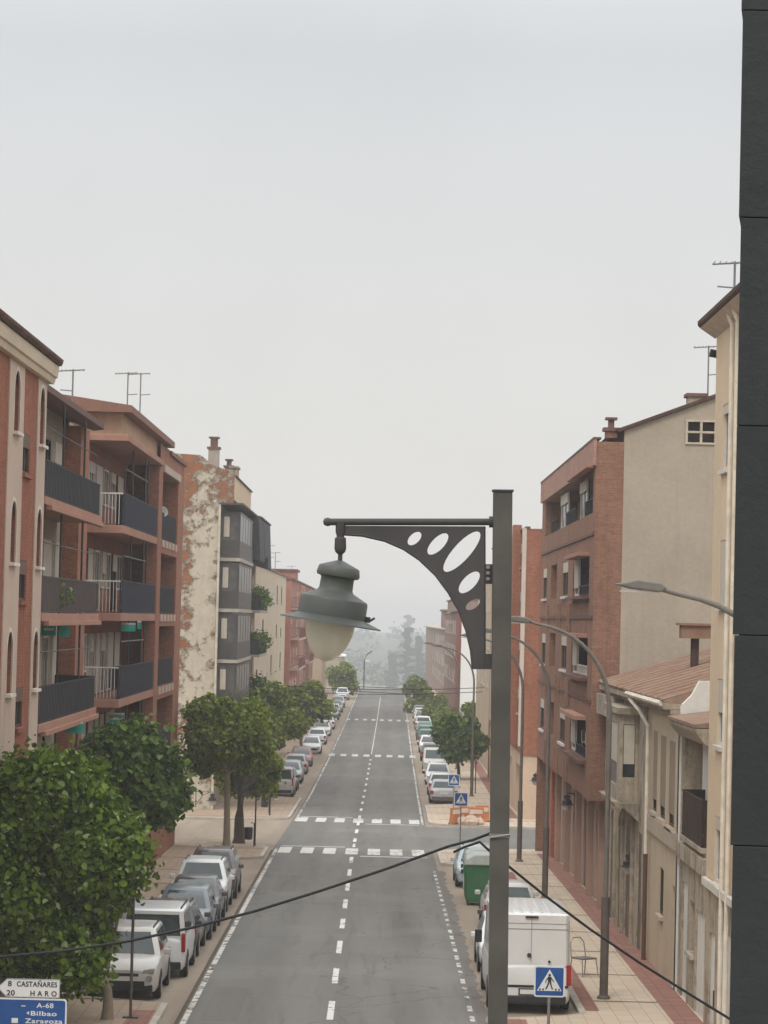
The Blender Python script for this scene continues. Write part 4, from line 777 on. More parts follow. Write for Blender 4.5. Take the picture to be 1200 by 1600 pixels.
# balcony plants
def leafcloud(n, centres, size, seed, outward=.6, zsq=1., cup=.25, surf=.55):
    rg = np.random.RandomState(seed); V = []; Fc = []
    C = np.array([c[:3] for c in centres]); R = np.array([c[3] for c in centres]); pr = R ** 2 / np.sum(R ** 2)
    idx = rg.choice(len(C), n, p=pr); d = rg.normal(size=(n, 3)); d /= np.linalg.norm(d, axis=1)[:, None]
    rr = R[idx] * (surf + (1 - surf) * rg.rand(n) ** .6) * (.80 + .42 * rg.rand(n) ** 1.5)
    rr = np.where(rg.rand(n) < .05, rr * (1.12 + .25 * rg.rand(n)), rr)
    P = C[idx] + d * rr[:, None] * np.array([1, 1, zsq])
    nrm = d * outward + rg.normal(size=(n, 3)) * .55 + np.array([0, 0, .35]); nrm /= np.linalg.norm(nrm, axis=1)[:, None]
    t = np.cross(nrm, rg.normal(size=(n, 3))); t /= np.linalg.norm(t, axis=1)[:, None]; b = np.cross(nrm, t)
    s = size * (.45 + 1.1 * rg.rand(n) ** 1.4)[:, None]
    sh = [(-.5, 0, 0), (-.22, -.42, cup), (.28, -.36, cup * .8), (.62, 0, -.05), (.28, .36, cup * .8), (-.22, .42, cup)]
    pts = np.stack([P + s * (a * t + c * b + e * nrm) for a, c, e in sh], 1).reshape(-1, 3)
    i0 = np.arange(n) * 6; f = np.concatenate([np.stack([i0, i0 + 1, i0 + 2, i0 + 3], 1), np.stack([i0, i0 + 3, i0 + 4, i0 + 5], 1)]); return pts, f
def leafobj(name, pts, f, mat, parent):
    me = D.meshes.new(name); n, k = len(pts), len(f); o0 = np.array(ORG[parent])
    me.vertices.add(n); me.vertices.foreach_set('co', (pts - o0).ravel()); me.loops.add(k * 4); me.loops.foreach_set('vertex_index', f.ravel().astype(np.int32))
    me.polygons.add(k); me.polygons.foreach_set('loop_start', np.arange(k, dtype=np.int32) * 4); me.polygons.foreach_set('loop_total', np.full(k, 4, np.int32)); me.update(calc_edges=True); me.validate()
    me.materials.append(mat); o = D.objects.new(name, me); COL.objects.link(o); o.parent = parent; ORG[o] = ORG[parent]; return o
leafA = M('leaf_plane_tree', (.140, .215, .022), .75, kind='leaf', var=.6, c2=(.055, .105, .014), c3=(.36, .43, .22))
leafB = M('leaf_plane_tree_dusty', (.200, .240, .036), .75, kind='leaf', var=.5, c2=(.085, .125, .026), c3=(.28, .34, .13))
leafC = M('leaf_conifer', (.04, .06, .04), .7, kind='leaf', var=.4, c2=(.025, .045, .03), c3=(.08, .11, .07))
bark = M('bark_mottled', (.30, .25, .18), .9, kind='plaster', var=.35, stain=.9)
barkd = M('bark_dark', (.10, .08, .06), .9, kind='plaster', var=.35, stain=.9)
def tree(x, y, crowns, trunk_r, n, size, label, mat=leafB, seed=1, bk=bark, name='plane_tree', surf=.55, zsq=1.):
    z0 = g(y) + .08; o = thing(name, (x, y, z0), label, 'tree', 'street trees'); cz = min(c[2] - c[3] * .55 for c in crowns[:12])
    c0 = crowns[0]; mb = MB(); mb.tube([(x, y, z0 - .1), (x + .02, y, z0 + .3), (x, y, (z0 + cz) / 2), (x + (c0[0] - x) * .2, y + (c0[1] - y) * .2, cz), (c0[0], c0[1], c0[2])], [trunk_r * 1.35, trunk_r, trunk_r * .85, trunk_r * .75, trunk_r * .3], 10); mb.build('trunk', bk, o, smooth=True)
    rr = random.Random(seed); mb = MB()
    for c in crowns[:12]:
        for k in range(4):
            a = rr.uniform(0, 6.28); e = rr.uniform(.3, 1.3); r_ = c[3] * rr.uniform(.6, .95); tip = (c[0] + r_ * math.cos(a) * math.cos(e), c[1] + r_ * math.sin(a) * math.cos(e), c[2] + r_ * math.sin(e) * zsq)
            s_ = (x, y, cz + rr.uniform(-.2, .5)); m_ = tuple((s_[i] + tip[i]) / 2 + rr.uniform(-.15, .15) for i in range(3)); mb.tube([s_, m_, tip], [trunk_r * .45, trunk_r * .28, .02], 6)
    mb.build('limb', bk, o, smooth=True); pts, f = leafcloud(n, crowns, size, seed, surf=surf, zsq=zsq); leafobj('crown', pts, f, mat, o); return o
def clumps(cxx, cy, cz, r, k, seed, small=.42):
    rg = random.Random(seed); out_ = [(cxx, cy, cz, r * .62)]
    for i in range(k):
        a = rg.uniform(0, 6.28); e = rg.uniform(-.9, 1.4); rad_ = r * rg.uniform(.55, .92); s = r * small * rg.uniform(.7, 1.25)
        out_.append((cxx + rad_ * math.cos(a) * math.cos(e), cy + rad_ * math.sin(a) * math.cos(e), cz + rad_ * math.sin(e), s))
    return out_
def crown_at(px, py, Yy, rpx, k, seed, **kw):
    p = at(px, py, Yy); return clumps(p.x, p.y, p.z, rpx * Yy / F, k, seed, **kw)
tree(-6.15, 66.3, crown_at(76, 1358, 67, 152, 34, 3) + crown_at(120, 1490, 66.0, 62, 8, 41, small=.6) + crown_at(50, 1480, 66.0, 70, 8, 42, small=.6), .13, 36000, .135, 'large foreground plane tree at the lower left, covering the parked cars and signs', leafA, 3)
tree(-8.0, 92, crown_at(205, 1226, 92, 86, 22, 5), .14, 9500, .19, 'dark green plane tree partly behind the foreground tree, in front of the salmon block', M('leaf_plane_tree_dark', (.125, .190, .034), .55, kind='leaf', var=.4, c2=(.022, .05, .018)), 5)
tree(-6.64, 127, crown_at(352, 1158, 127, 73, 26, 8, small=.34), .17, 11000, .17, 'round crowned plane tree on the corner by the first crossing, its pale trunk bare below', leafB, 8)
tree(-6.2, 129.4, crown_at(388, 1200, 131, 48, 14, 9), .26, 4000, .18, 'thick dark trunked tree just right of the corner plane tree', leafB, 9, bk=barkd)
tree(-6.4, 166, crown_at(420, 1128, 166, 52, 20, 11, small=.36), .15, 6500, .20, 'plane tree beyond the crossing, its crown joining the corner tree', leafB, 11)
tree(-6.3, 236, crown_at(478, 1104, 236, 42, 12, 12), .15, 4200, .28, 'smaller plane tree above the row of red and silver cars', leafB, 12)
tree(-5.45, 392, crown_at(533, 1067, 392, 27, 10, 13), .2, 3000, .34, 'last rounded tree on the left, below the lantern', leafB, 13)
tree(6.0, 205, crown_at(710, 1160, 203, 42, 14, 14), .13, 5500, .24, 'dark round tree on the right pavement beside the parked cars', M('leaf_plane_tree_dark'), 14, bk=barkd)
tree(7.6, 252, crown_at(737, 1130, 250, 28, 10, 15), .13, 2500, .26, 'olive green tree seen just left of the lamp post', leafB, 15)
tree(6.6, 300, crown_at(687, 1120, 300, 30, 10, 16), .14, 2800, .30, 'tree in front of the far brick block on the right', leafB, 16)
tree(6.9, 345, crown_at(665, 1100, 345, 26, 10, 17), .14, 2600, .34, 'far hazy tree on the right pavement', leafB, 17)
tree(6.9, 400, crown_at(652, 1082, 400, 22, 8, 18), .14, 2200, .36, 'farthest street tree on the right by the grey cars', leafB, 18)
def conifer(px, Yy, ytop, ybase, wpx, label, seed):
    p = at(px, ybase, Yy); q = at(px, ytop, Yy); h = q.z - p.z; o = thing('cedar_tree', (p.x, Yy, p.z), label, 'tree', 'far trees at the end of the street')
    mb = MB(); mb.tube([(p.x, Yy, g(Yy) - 1), (p.x, Yy, q.z)], [.5, .04], 8); mb.build('trunk', barkd, o); rr = random.Random(seed); cs = []; mb = MB()
    for k in range(26):
        t = .12 + .86 * k / 26; L = wpx * Yy / F * (1.05 - t) ** .6 * rr.uniform(.55, 1.1); a = rr.uniform(0, 6.28); z_ = p.z + h * t
        mb.tube([(p.x, Yy, z_), (p.x + L * math.cos(a), Yy + L * math.sin(a), z_ + .2)], [.08, .02], 5)
        for m_ in range(4): s_ = (m_ + 1) / 4; cs.append((p.x + L * s_ * math.cos(a), Yy + L * s_ * math.sin(a), z_ + .2, .55 * Yy / 500 * (1.2 - s_ * .5)))
    mb.build('limb', barkd, o); pts, f = leafcloud(6500, cs, .32 * Yy / 500, seed, zsq=.45, surf=.2); leafobj('crown', pts, f, leafC, o)
conifer(634, 1350, 978, 1085, 27, 'tall cedar with flat spreading branches at the end of the street', 31); conifer(652, 1370, 992, 1085, 15, 'second cedar close against the far right block', 32); conifer(612, 1400, 1020, 1083, 12, 'short conifer left of the tall cedar', 33)
conifer(636, 2100, 958, 1075, 22, 'pale ghostly tree top rising behind the cedars', 34)
# hill behind in the fog
mb = MB(); nx, ny = 60, 14; idx = {}
for j in range(ny):
    for i in range(nx):
        x = -500 + 1000 * i / (nx - 1); y = 1420 + 130 * j; h = 0
        idx[i, j] = len(mb.v); mb.v.append((x * 2.2, y, -28 + 24 * math.sin(min(1, j / 9) * math.pi / 2) * (.9 + .1 * math.sin(x * .011 + 1)) - (9 if j == 0 else 0) + random.uniform(-.5, .5)))
for j in range(ny - 1):
    for i in range(nx - 1): mb.f.append((idx[i, j], idx[i + 1, j], idx[i + 1, j + 1], idx[i, j + 1])); mb.mi.append(0)
tag(mb.build('hills', M('hill_green', (.07, .085, .05), .95, var=.4, scale=.05), smooth=True), kind='structure')
pts, f = leafcloud(9000, [(random.uniform(-1, 1) * yy_ * .12 + 8, yy_, -28 + 24 * math.sin(min(1, (yy_ - 1420) / 1170) * math.pi / 2) + random.uniform(0, 4), random.uniform(6, 10)) for yy_ in [random.uniform(1440, 2500) for _ in range(260)]], 2.6, 77, surf=.3)
me_o = D.objects.new('wood', None); ORG[me_o] = Vector((0, 0, 0)); wo = leafobj('wood', pts, f, leafC, me_o); wo.parent = None; D.objects.remove(me_o); tag(wo, 'distant wooded slope fading into the fog at the end of the street', 'wood', kind='stuff')

# plants on balconies
def plant(loc, n, r, label, seed, grp=None):
    o = thing('potted_plant', loc, label, 'plant', grp); x, y, z = loc
    mb = MB(); mb.lathe([(.10, 0), (.15, .24), (.16, .26), (.13, .26)], (x, y, z), 12); mb.build('pot', M('terracotta', (.30, .13, .08), .9), o); pts, f = leafcloud(n, [(x, y, z + .26 + r * .7, r)], .10 if r < .6 else .16, seed, surf=.2); leafobj('foliage', pts, f, leafA, o)
for i, (yy, c) in enumerate(((79.0, 'tallest'), (80.6, 'middle'), (82.3, 'smallest'))): plant((-9.15, yy, Z(-.04)), 170, (.42, .36, .27)[i], c + ' of the three potted plants on the long balcony of the second building', 50 + i, 'potted plants on the long balcony')
for i, (yy, zz, c) in enumerate(((186, .41, 'upper floor, nearer end'), (192, .41, 'upper floor, farther end'), (186, -2.49, 'middle floor, nearer end'), (192, -2.49, 'middle floor, farther end'), (189, -5.39, 'lowest floor, spilling over the rail'))):
    plant((-7.75 - .3, yy, Z(zz)), 420, .8, 'bushy plant on the balconies past the peeling gable: ' + c, 60 + i, 'bushy plants on the far balconies')

# ------------------------------------------------------------ ornamental lamp in front
green_metal = M('lamp_paint_dark', (.034, .031, .034), .6, kind='paint', dust=.12, coat=0.); hood = M('lamp_hood_paint', (.050, .058, .052), .5, kind='paint', dust=.12, coat=.05)
bowlm, ntb, bb = newmat('lamp_bowl_cream'); bb.inputs['Base Color'].default_value = (.46, .40, .27, 1); bb.inputs['Roughness'].default_value = .25
fz = noise(ntb, objco(ntb), 4); ntb.links.new(mixc(ntb, mapr(ntb, fz, .3, .7), (.46, .43, .36), (.56, .52, .45)), bb.inputs['Base Color']); bb.inputs['Subsurface Weight'].default_value = .0
S = 258.8
def LP(px, py): return ((px - 784) + .0113 * (py - 815)) / S, -((py - 815) - .0113 * (px - 784)) / S
ROLL = math.degrees(math.atan(.0113)); hz = EYE + 157 / S
lamp = thing('street_lamp', (.728, 17.0, hz), 'dark post with ornate pierced bracket carrying a hanging lantern, closest in the middle', 'street lamp')
ORG[lamp] = Vector((0, 0, 0)); lamp.rotation_euler = (0, rad(-(1.4 - ROLL)), 0)
mb = MB(); top = LP(784, 768)[1]; mb.box(-.057, .057, -.057, .057, -(hz - g(17)), top); post = mb.build('post', M('post_paint', (.052, .048, .041), .6, kind='paint', dust=.2, coat=0.), lamp, bevel=.006)
mb = MB(); mb.box(-.064, .064, -.064, .064, top, top + .012); mb.build('post_cap', green_metal, post)
arc = [(535, 828), (537, 834), (565, 836), (600, 844), (630, 857), (655, 874), (680, 898), (700, 925), (716, 953), (728, 985), (735, 1015), (738, 1045)]
ol = [LP(*p) for p in arc + [(769, 1045), (769, 1021), (757, 1021), (757, 912), (769, 912), (769, 881), (757, 881), (757, 822), (535, 821)]]
def ell(a, b, hw, k=22):
    (x0, z0), (x1, z1) = LP(*a), LP(*b); c = ((x0 + x1) / 2, (z0 + z1) / 2); L = math.hypot(x1 - x0, z1 - z0) / 2; an = math.atan2(z1 - z0, x1 - x0); hw = hw / S
    return [(c[0] + L * math.cos(t) * math.cos(an) - hw * math.sin(t) * math.sin(an), c[1] + L * math.cos(t) * math.sin(an) + hw * math.sin(t) * math.cos(an)) for t in [2 * math.pi * i / k for i in range(k)]]
vs, fs = plate(ol, [ell((637, 850), (656, 832), 7.5), ell((668, 865), (698, 834), 9.5), ell((693, 892), (748, 831), 13), ell((717, 925), (747, 894), 10), ell((727, 951), (748, 937), 6.5)], .016)
mb = MB(); addraw(mb, vs, fs); mb.build('bracket_plate', green_metal, lamp)
# folded rim round the plate's outline
mb = MB(); a_ = [LP(*p) for p in arc[1:]]; mb.tube([(x, 0, z) for x, z in a_], .011, 6); mb.tube([(LP(755, 822)[0], 0, LP(755, 822)[1]), (LP(755, 1040)[0], 0, LP(755, 1040)[1])], .012, 6); mb.build('bracket_rim', green_metal, lamp)
x0, z0 = LP(511, 815); x1, z1 = LP(771, 815); mb = MB(); mb.tube([(x0, 0, z0), (x1, 0, z1)], .021, 12); mb.lathe([(0, -.03), (.02, -.022), (.027, 0), (.02, .022), (0, .03)], (x0, 0, z0), 12, 'X'); mb.lathe([(.034, -.02), (.034, .02)], (x1 - .01, 0, z1), 12, 'X'); mb.build('arm', green_metal, lamp, smooth=True)
xh, zh = LP(531, 815); z2 = LP(531, 838)[1]; z3 = LP(531, 862)[1]; z4 = LP(531, 878)[1]
mb = MB(); mb.lathe([(.03, zh), (.03, zh - .06), (.022, z2), (.034, z2 - .01), (.036, z3 + .02), (.03, z3), (.014, z3 - .015), (.014, z4 + .01), (.03, z4)], (xh, 0, 0), 12); mb.build('hanger', green_metal, lamp, smooth=True)
lan = D.objects.new('lantern', D.meshes.new('lantern'))
prof = [(0, .012), (.02, .01), (.118, -.028), (.124, -.034), (.132, -.075), (.126, -.088), (.104, -.094), (.100, -.10), (.102, -.165), (.112, -.18), (.20, -.222), (.206, -.235), (.206, -.33), (.215, -.336), (.306, -.366), (.308, -.374), (.18, -.366)]
mb = MB(); mb.lathe(prof, (0, 0, 0), 40); lan = mb.build('lantern_hood', hood, lamp, smooth=True); lan.location = (xh, 0, z4); lan.rotation_euler = (0, rad(8.4), 0)
mb = MB(); bp = [(.150, -.362)] + [(.150 * math.sqrt(max(0, 1 - t * t)) ** 1.12, -.362 - .245 * t) for t in [i / 16 for i in range(1, 17)]]; mb.lathe(bp, (0, 0, 0), 40); mb.build('bowl', bowlm, lan, smooth=True)
mb = MB(); mb.box(.205, .235, -.02, .02, -.335, -.30); mb.tube([(.23, 0, -.325), (.26, 0, -.30)], .008, 6); mb.build('latch', green_metal, lan)
mb = MB(); zc = -(1303 - 815) / S; mb.box(-.062, .062, -.062, .062, zc - .012, zc + .012); mb.tube([(-.062, -.07, zc - .01), (.062, -.07, zc + .01)], .006, 5); mb.build('clamp_band', galv(), post)
for k_ in range(3):
    zz_ = -(895 - 815) / S - .035 + .035 * k_; mb = MB(); mb.lathe([(0, 0), (.012, 0), (.012, .012), (0, .012)], (0, 0, 0), 6); mb.v = [(x - .085, -.018 - z, zz_ + y) for x, y, z in mb.v]; mb.build('bolt', galv(), lamp)
# cables
cab = M('cable_black', (.012, .012, .013), .6)
Yc = 17.05
left = [(-900, 1500), (-500, 1520), (-200, 1508), (0, 1492), (100, 1483), (200, 1468), (300, 1447), (400, 1421), (500, 1390), (600, 1357), (700, 1321), (738, 1311), (770, 1299)]
mb = MB(); mb.tube([at(px, py, Yc - .05) for px, py in left], .0085, 8); tag(mb.build('overhead_cable', cab, org=at(400, 1421, Yc), smooth=True), 'thick black cable sagging from the lower left across the road to the lamp post', 'cable')
right = [(708, 1330), (725, 1322), (749, 1314), (762, 1326), (788, 1347), (850, 1397), (920, 1449), (1000, 1503), (1080, 1553), (1137, 1588), (1300, 1680), (1700, 1890)]
mb = MB(); mb.tube([at(px, py, Yc + .12) for px, py in right], .008, 8); tag(mb.build('overhead_cable', cab, org=at(920, 1449, Yc), smooth=True), 'black cable running from the lamp post down over the right pavement', 'cable')
for j, (ya, yb) in enumerate(((1062, 1072), (1071, 1078))):
    mb = MB(); P_ = []
    for i in range(17):
        t = i / 16; px = 330 + 480 * t; py = (ya if j else ya) + (yb - ya) * t + 10 * math.sin(math.pi * t); P_.append(at(px, py, 225 + j * 3))
    P_[0].x = -9.2; P_[-1].x = 8.9; mb.tube(P_, .03, 6); tag(mb.build('overhead_cable', cab, org=P_[8], smooth=True), ('thin far wire strung high across the whole street between the facades', 'second far wire just below, crossing above the distant road')[j], 'cable')
# short thick pair of wires near the end of the street
for j, (ya, yb) in enumerate(((1071, 1076), (1078, 1085))):
    mb = MB(); mb.tube([at(545 - 20, ya, 395), at(600, (ya + yb) / 2 + 1, 395), at(648, yb, 395)], .06, 6); tag(mb.build('overhead_cable', cab, org=at(600, ya, 395)), ('upper', 'lower')[j] + ' of the two dark cables over the end of the road', 'cable')

# dark slate pier at the right
pier = thing('slate_pier', (1.6, 8.4, g(8)), 'dark slate clad pier filling the right edge of the picture', 'pillar')
slatem = M('slate_dark', (.036, .040, .042), .6, kind='plaster', var=.25, stain=.4)
mb = MB(); mb.prism([(1.024, 8.02), (2.5, 8.02), (2.5, 9.0), (1.19, 9.0)], 'Z', g(8), 14.5); mb.build('core', M('joint_black', (.014, .014, .015), .9), pier)
zj = EYE - uv(1150, 1320)[1] * 8 / F; k = -18
while zj + k * .596 < 14.4:
    a, b = zj + k * .596, zj + (k + 1) * .596; j_ = random.uniform(-.0025, .0025); xl = 1.0155 - .0072 * ((a + b) / 2 - 9.0) + j_
    mb = MB(); y0 = 8.0 + abs(j_); mb.prism([(xl, y0), (2.5, y0), (2.5, 8.03), (xl + .02, 8.03), (xl + .165, 8.98), (xl + .15, 8.98)], 'Z', a + .0012, b - .0012); mb.build('slate_panel', slatem, pier, bevel=.002); k += 1

# ------------------------------------------------------------ street lamps with curved arms on the right pavement
def street_lamp(label):
    o = thing('street_lamp', (0, 0, 0), label, 'street lamp', 'curved arm street lamps along the right pavement'); m_ = M('lamp_post_brown', (.13, .105, .09), .5, .2)
    mb = MB(); mb.tube([(0, 0, -.05), (0, 0, 2.6)], .11, 12); mb.lathe([(.17, 0), (.17, .05), (.12, .1)], (0, 0, 0), 12); p = mb.build('base_section', m_, o, smooth=True)
    mb = MB(); pts = [(0, 0, 2.6), (0, 0, 7.2)] + [(-2.15 * (1 - math.cos(t * math.pi / 2)) ** 1.1, 0, 7.2 + 2.35 * math.sin(t * math.pi / 2)) for t in [i / 12 for i in range(1, 13)]]
    pts[-1] = (-2.2, 0, 9.62); mb.tube(pts, [.068] * 2 + [.066 - .0025 * i for i in range(12)], 10); mb.build('post', M('lamp_post_grey', (.16, .145, .125), .5, .1), o, smooth=True)
    mb = MB(); mb.prism([(-2.85, 9.66), (-2.6, 9.60), (-2.15, 9.55), (-2.05, 9.62), (-2.15, 9.70), (-2.5, 9.74)], 'Y', -.13, .13); h_ = mb.build('lamp_head', M('lamp_post_grey'), o, bevel=.03)
    mb = MB(); mb.box(-2.75, -2.25, -.09, .09, 9.545, 9.575); mb.build('lens', M('lens', (.45, .45, .43), .2), h_); return o
sls = [(5.97, 72.5, 'slim street lamp with long curved arm standing nearest on the slab pavement'), (6.2, 102, 'second curved arm lamp post along the right pavement, behind the white van'), (6.25, 121.5, 'third curved arm lamp post, at the corner before the side street'), (6.2, 182, 'curved arm lamp beside the dark round tree, left of the ornate post'), (6.25, 218, 'curved arm lamp in front of the white wall seen through the bracket'), (7.55, 62.4, 'curved arm lamp whose pole hides behind the slate pier, only the arm shows')]
sl0 = street_lamp(sls[0][2]); sl0.location = (sls[0][0], sls[0][1], g(sls[0][1]) + .12)
for x, y, l in sls[1:5]: dup(sl0, (x, y, g(y) + .12), 0, l)
# the nearest one, behind the pier: arm ends at the pier edge
p = at(958, 913, 42); n5 = dup(sl0, (p.x + 2.85, 42, p.z - 9.66), 0, sls[5][2]); n5.location.z = p.z - 9.66
far = thing('street_lamp', (0, 0, 0), 'far street lamp with bent arm standing in the fog beside the road', 'street lamp'); ORG[far] = Vector((0, 0, 0))
p = at(568, 1090, 440); q = at(568, 1032, 440); r_ = at(580, 1017, 440)
mb = MB(); mb.tube([(0, 0, -.5), (0, 0, q.z - p.z), ((r_.x - q.x) * .3, 0, q.z - p.z + .9), (r_.x - q.x, 0, r_.z - p.z)], .09, 8); mb.build('post', iron(), far, smooth=True); mb = MB(); mb.box(.15, .85, -.15, .15, q.z - p.z - .15, q.z - p.z + .1); mb.build('lamp_head', M('plaster_bright_white'), far); far.location = (p.x, 440, p.z)

# wall lanterns
def wall_lantern(label):
    o = thing('wall_lantern', (0, 0, 0), label, 'lantern', 'lanterns hanging from brackets on the facades')
    mb = MB(); mb.lathe([(0, .05), (.12, .02), (.13, -.05), (.10, -.09), (.10, -.13), (.2, -.2), (.2, -.3), (.30, -.33), (.30, -.345), (.18, -.345)], (0, 0, 0), 16); h_ = mb.build('hood', M('hood_black', (.035, .035, .035), .5), o, smooth=True)
    mb = MB(); mb.lathe([(.2, -.345), (.19, -.45), (.13, -.56), (0, -.60)], (0, 0, 0), 16); mb.build('bowl', M('bowl_pale', (.50, .47, .40), .3), h_, smooth=True)
    mb = MB(); mb.tube([(0, 0, .05), (0, 0, .12), (.9, 0, .12)], .02, 6); mb.tube([(.15, 0, .1), (.5, 0, -.05), (.85, 0, -.55)], .018, 6); mb.box(.86, .9, -.04, .04, -.7, .2); mb.build('bracket', iron(), o); return o
wl = wall_lantern('black wall lantern hanging before the ornate stone front'); p = at(982, 1335, 88); wl.location = (p.x, p.y, p.z)
for px, py, Yy, l, rz in ((885, 1243, 114, 'wall lantern on the brick pillared ground floor by the side street', 0), (836, 1209, 150, 'farther wall lantern over the side street corner', 0), (283, 1204, 118, 'pale bottomed wall lantern on the left facades between the trees', math.pi), (333, 1240, 150, 'wall lantern left of the corner tree trunk', math.pi)):
    p = at(px, py, Yy); dup(wl, p, rz, l)

# ------------------------------------------------------------ signs
bluem = M('sign_blue', (.012, .07, .24), .4, var=.1); whitem = M('sign_white', (.62, .63, .62), .5, var=.05); blk = M('sign_black', (.02, .02, .022), .5)
def rrect(x0, x1, z0, z1, r_, k=5):
    P_ = []
    for cx_, cz_, a0 in ((x1 - r_, z1 - r_, 0), (x0 + r_, z1 - r_, 90), (x0 + r_, z0 + r_, 180), (x1 - r_, z0 + r_, 270)):
        P_ += [(cx_ + r_ * math.cos(rad(a0 + 90 * i / k)), cz_ + r_ * math.sin(rad(a0 + 90 * i / k))) for i in range(k + 1)]
    return P_
def zebra_sign(label, h=2.3, w_=.6):
    o = thing('crossing_sign', (0, 0, 0), label, 'road sign', 'pedestrian crossing signs'); c = h + w_ / 2; k = w_ / .6
    mb = MB(); mb.tube([(0, .03, -.05), (0, .03, h + w_ * .8)], .03, 8); mb.build('post', galv(), o, smooth=True)
    mb = MB(); mb.prism(rrect(-.3 * k, .3 * k, c - .3 * k, c + .3 * k, .05), 'Y', -.012, 0); pl = mb.build('plate', whitem, o)
    mb = MB(); mb.prism(rrect(-.27 * k, .27 * k, c - .27 * k, c + .27 * k, .03), 'Y', -.016, -.0125); mb.build('blue_field', bluem, pl)
    mb = MB(); mb.prism([(-.24 * k, c - .18 * k), (.24 * k, c - .18 * k), (0, c + .235 * k)], 'Y', -.020, -.0165); mb.build('triangle', whitem, pl)
    mb = MB(); y0, y1 = -.024, -.0205
    mb.lathe([(.0, -.0), (.026 * k, 0), (.026 * k, .003), (0, .003)], (0, 0, 0), 10)
    hd = len(mb.v); mb.v = [(v[0], y0 + v[2], c + .125 * k + v[1]) for v in mb.v]
    def poly(pts): mb.prism([(a * k, c + b * k) for a, b in pts], 'Y', y0, y1)
    poly([(-.03, .095), (.03, .095), (.035, -.01), (-.03, -.01)]); poly([(-.03, .09), (-.075, .02), (-.085, -.03), (-.07, -.03), (-.06, .015), (-.025, .05)]); poly([(.03, .09), (.07, .03), (.095, 0), (.085, -.012), (.055, .018), (.028, .055)])
    poly([(-.03, -.012), (.0, -.012), (-.02, -.08), (-.055, -.15), (-.085, -.15), (-.05, -.08)]); poly([(.0, -.012), (.035, -.012), (.045, -.08), (.075, -.15), (.045, -.15), (.02, -.08)])
    for i in range(7): xx = -.2 + i * .062; (poly([(xx, -.172), (xx + .03, -.172), (xx + .03, -.135), (xx, -.135)]) if abs(xx + .015) < .2 and abs(xx + .015) > .09 else None)
    mb.build('pictogram', blk, pl); return o
z0s = zebra_sign('large blue crossing sign in front of the rear of the white van'); p = at(857, 1530, 55); z0s.location = (p.x, p.y, p.z - 2.6)
for px, py, Yy, l in ((720, 1248, 124, 'crossing sign beside the lamp post, lower of the two small ones'), (709, 1218, 151, 'crossing sign seen against the parked silver car, upper of the two small ones')):
    p = at(px, py, Yy); dup(z0s, (p.x, p.y, p.z - 2.6), 0, l)
# the pole in front of the silver crossover: seen from its back
o = thing('sign_pole', (0, 0, 0), 'thin dark pole with foot plate in front of the silver crossover', 'pole'); ORG[o] = Vector((0, 0, 0)); mb = MB(); mb.tube([(0, 0, 0), (0, 0, 2.9)], .035, 8); mb.build('post', M('pole_brown', (.10, .085, .075), .6), o); mb = MB(); mb.box(-.18, .18, -.1, .1, 0, .03); mb.build('foot_plate', iron(), o)
mb = MB(); mb.prism([(-.02, 2.35), (-.26, 2.80), (.0, 2.80)], 'Y', .03, .045); mb.build('sign_back', galv(), o); p = at(206, 1593, 66.6); o.location = (p.x, p.y, g(66.6) + .12)
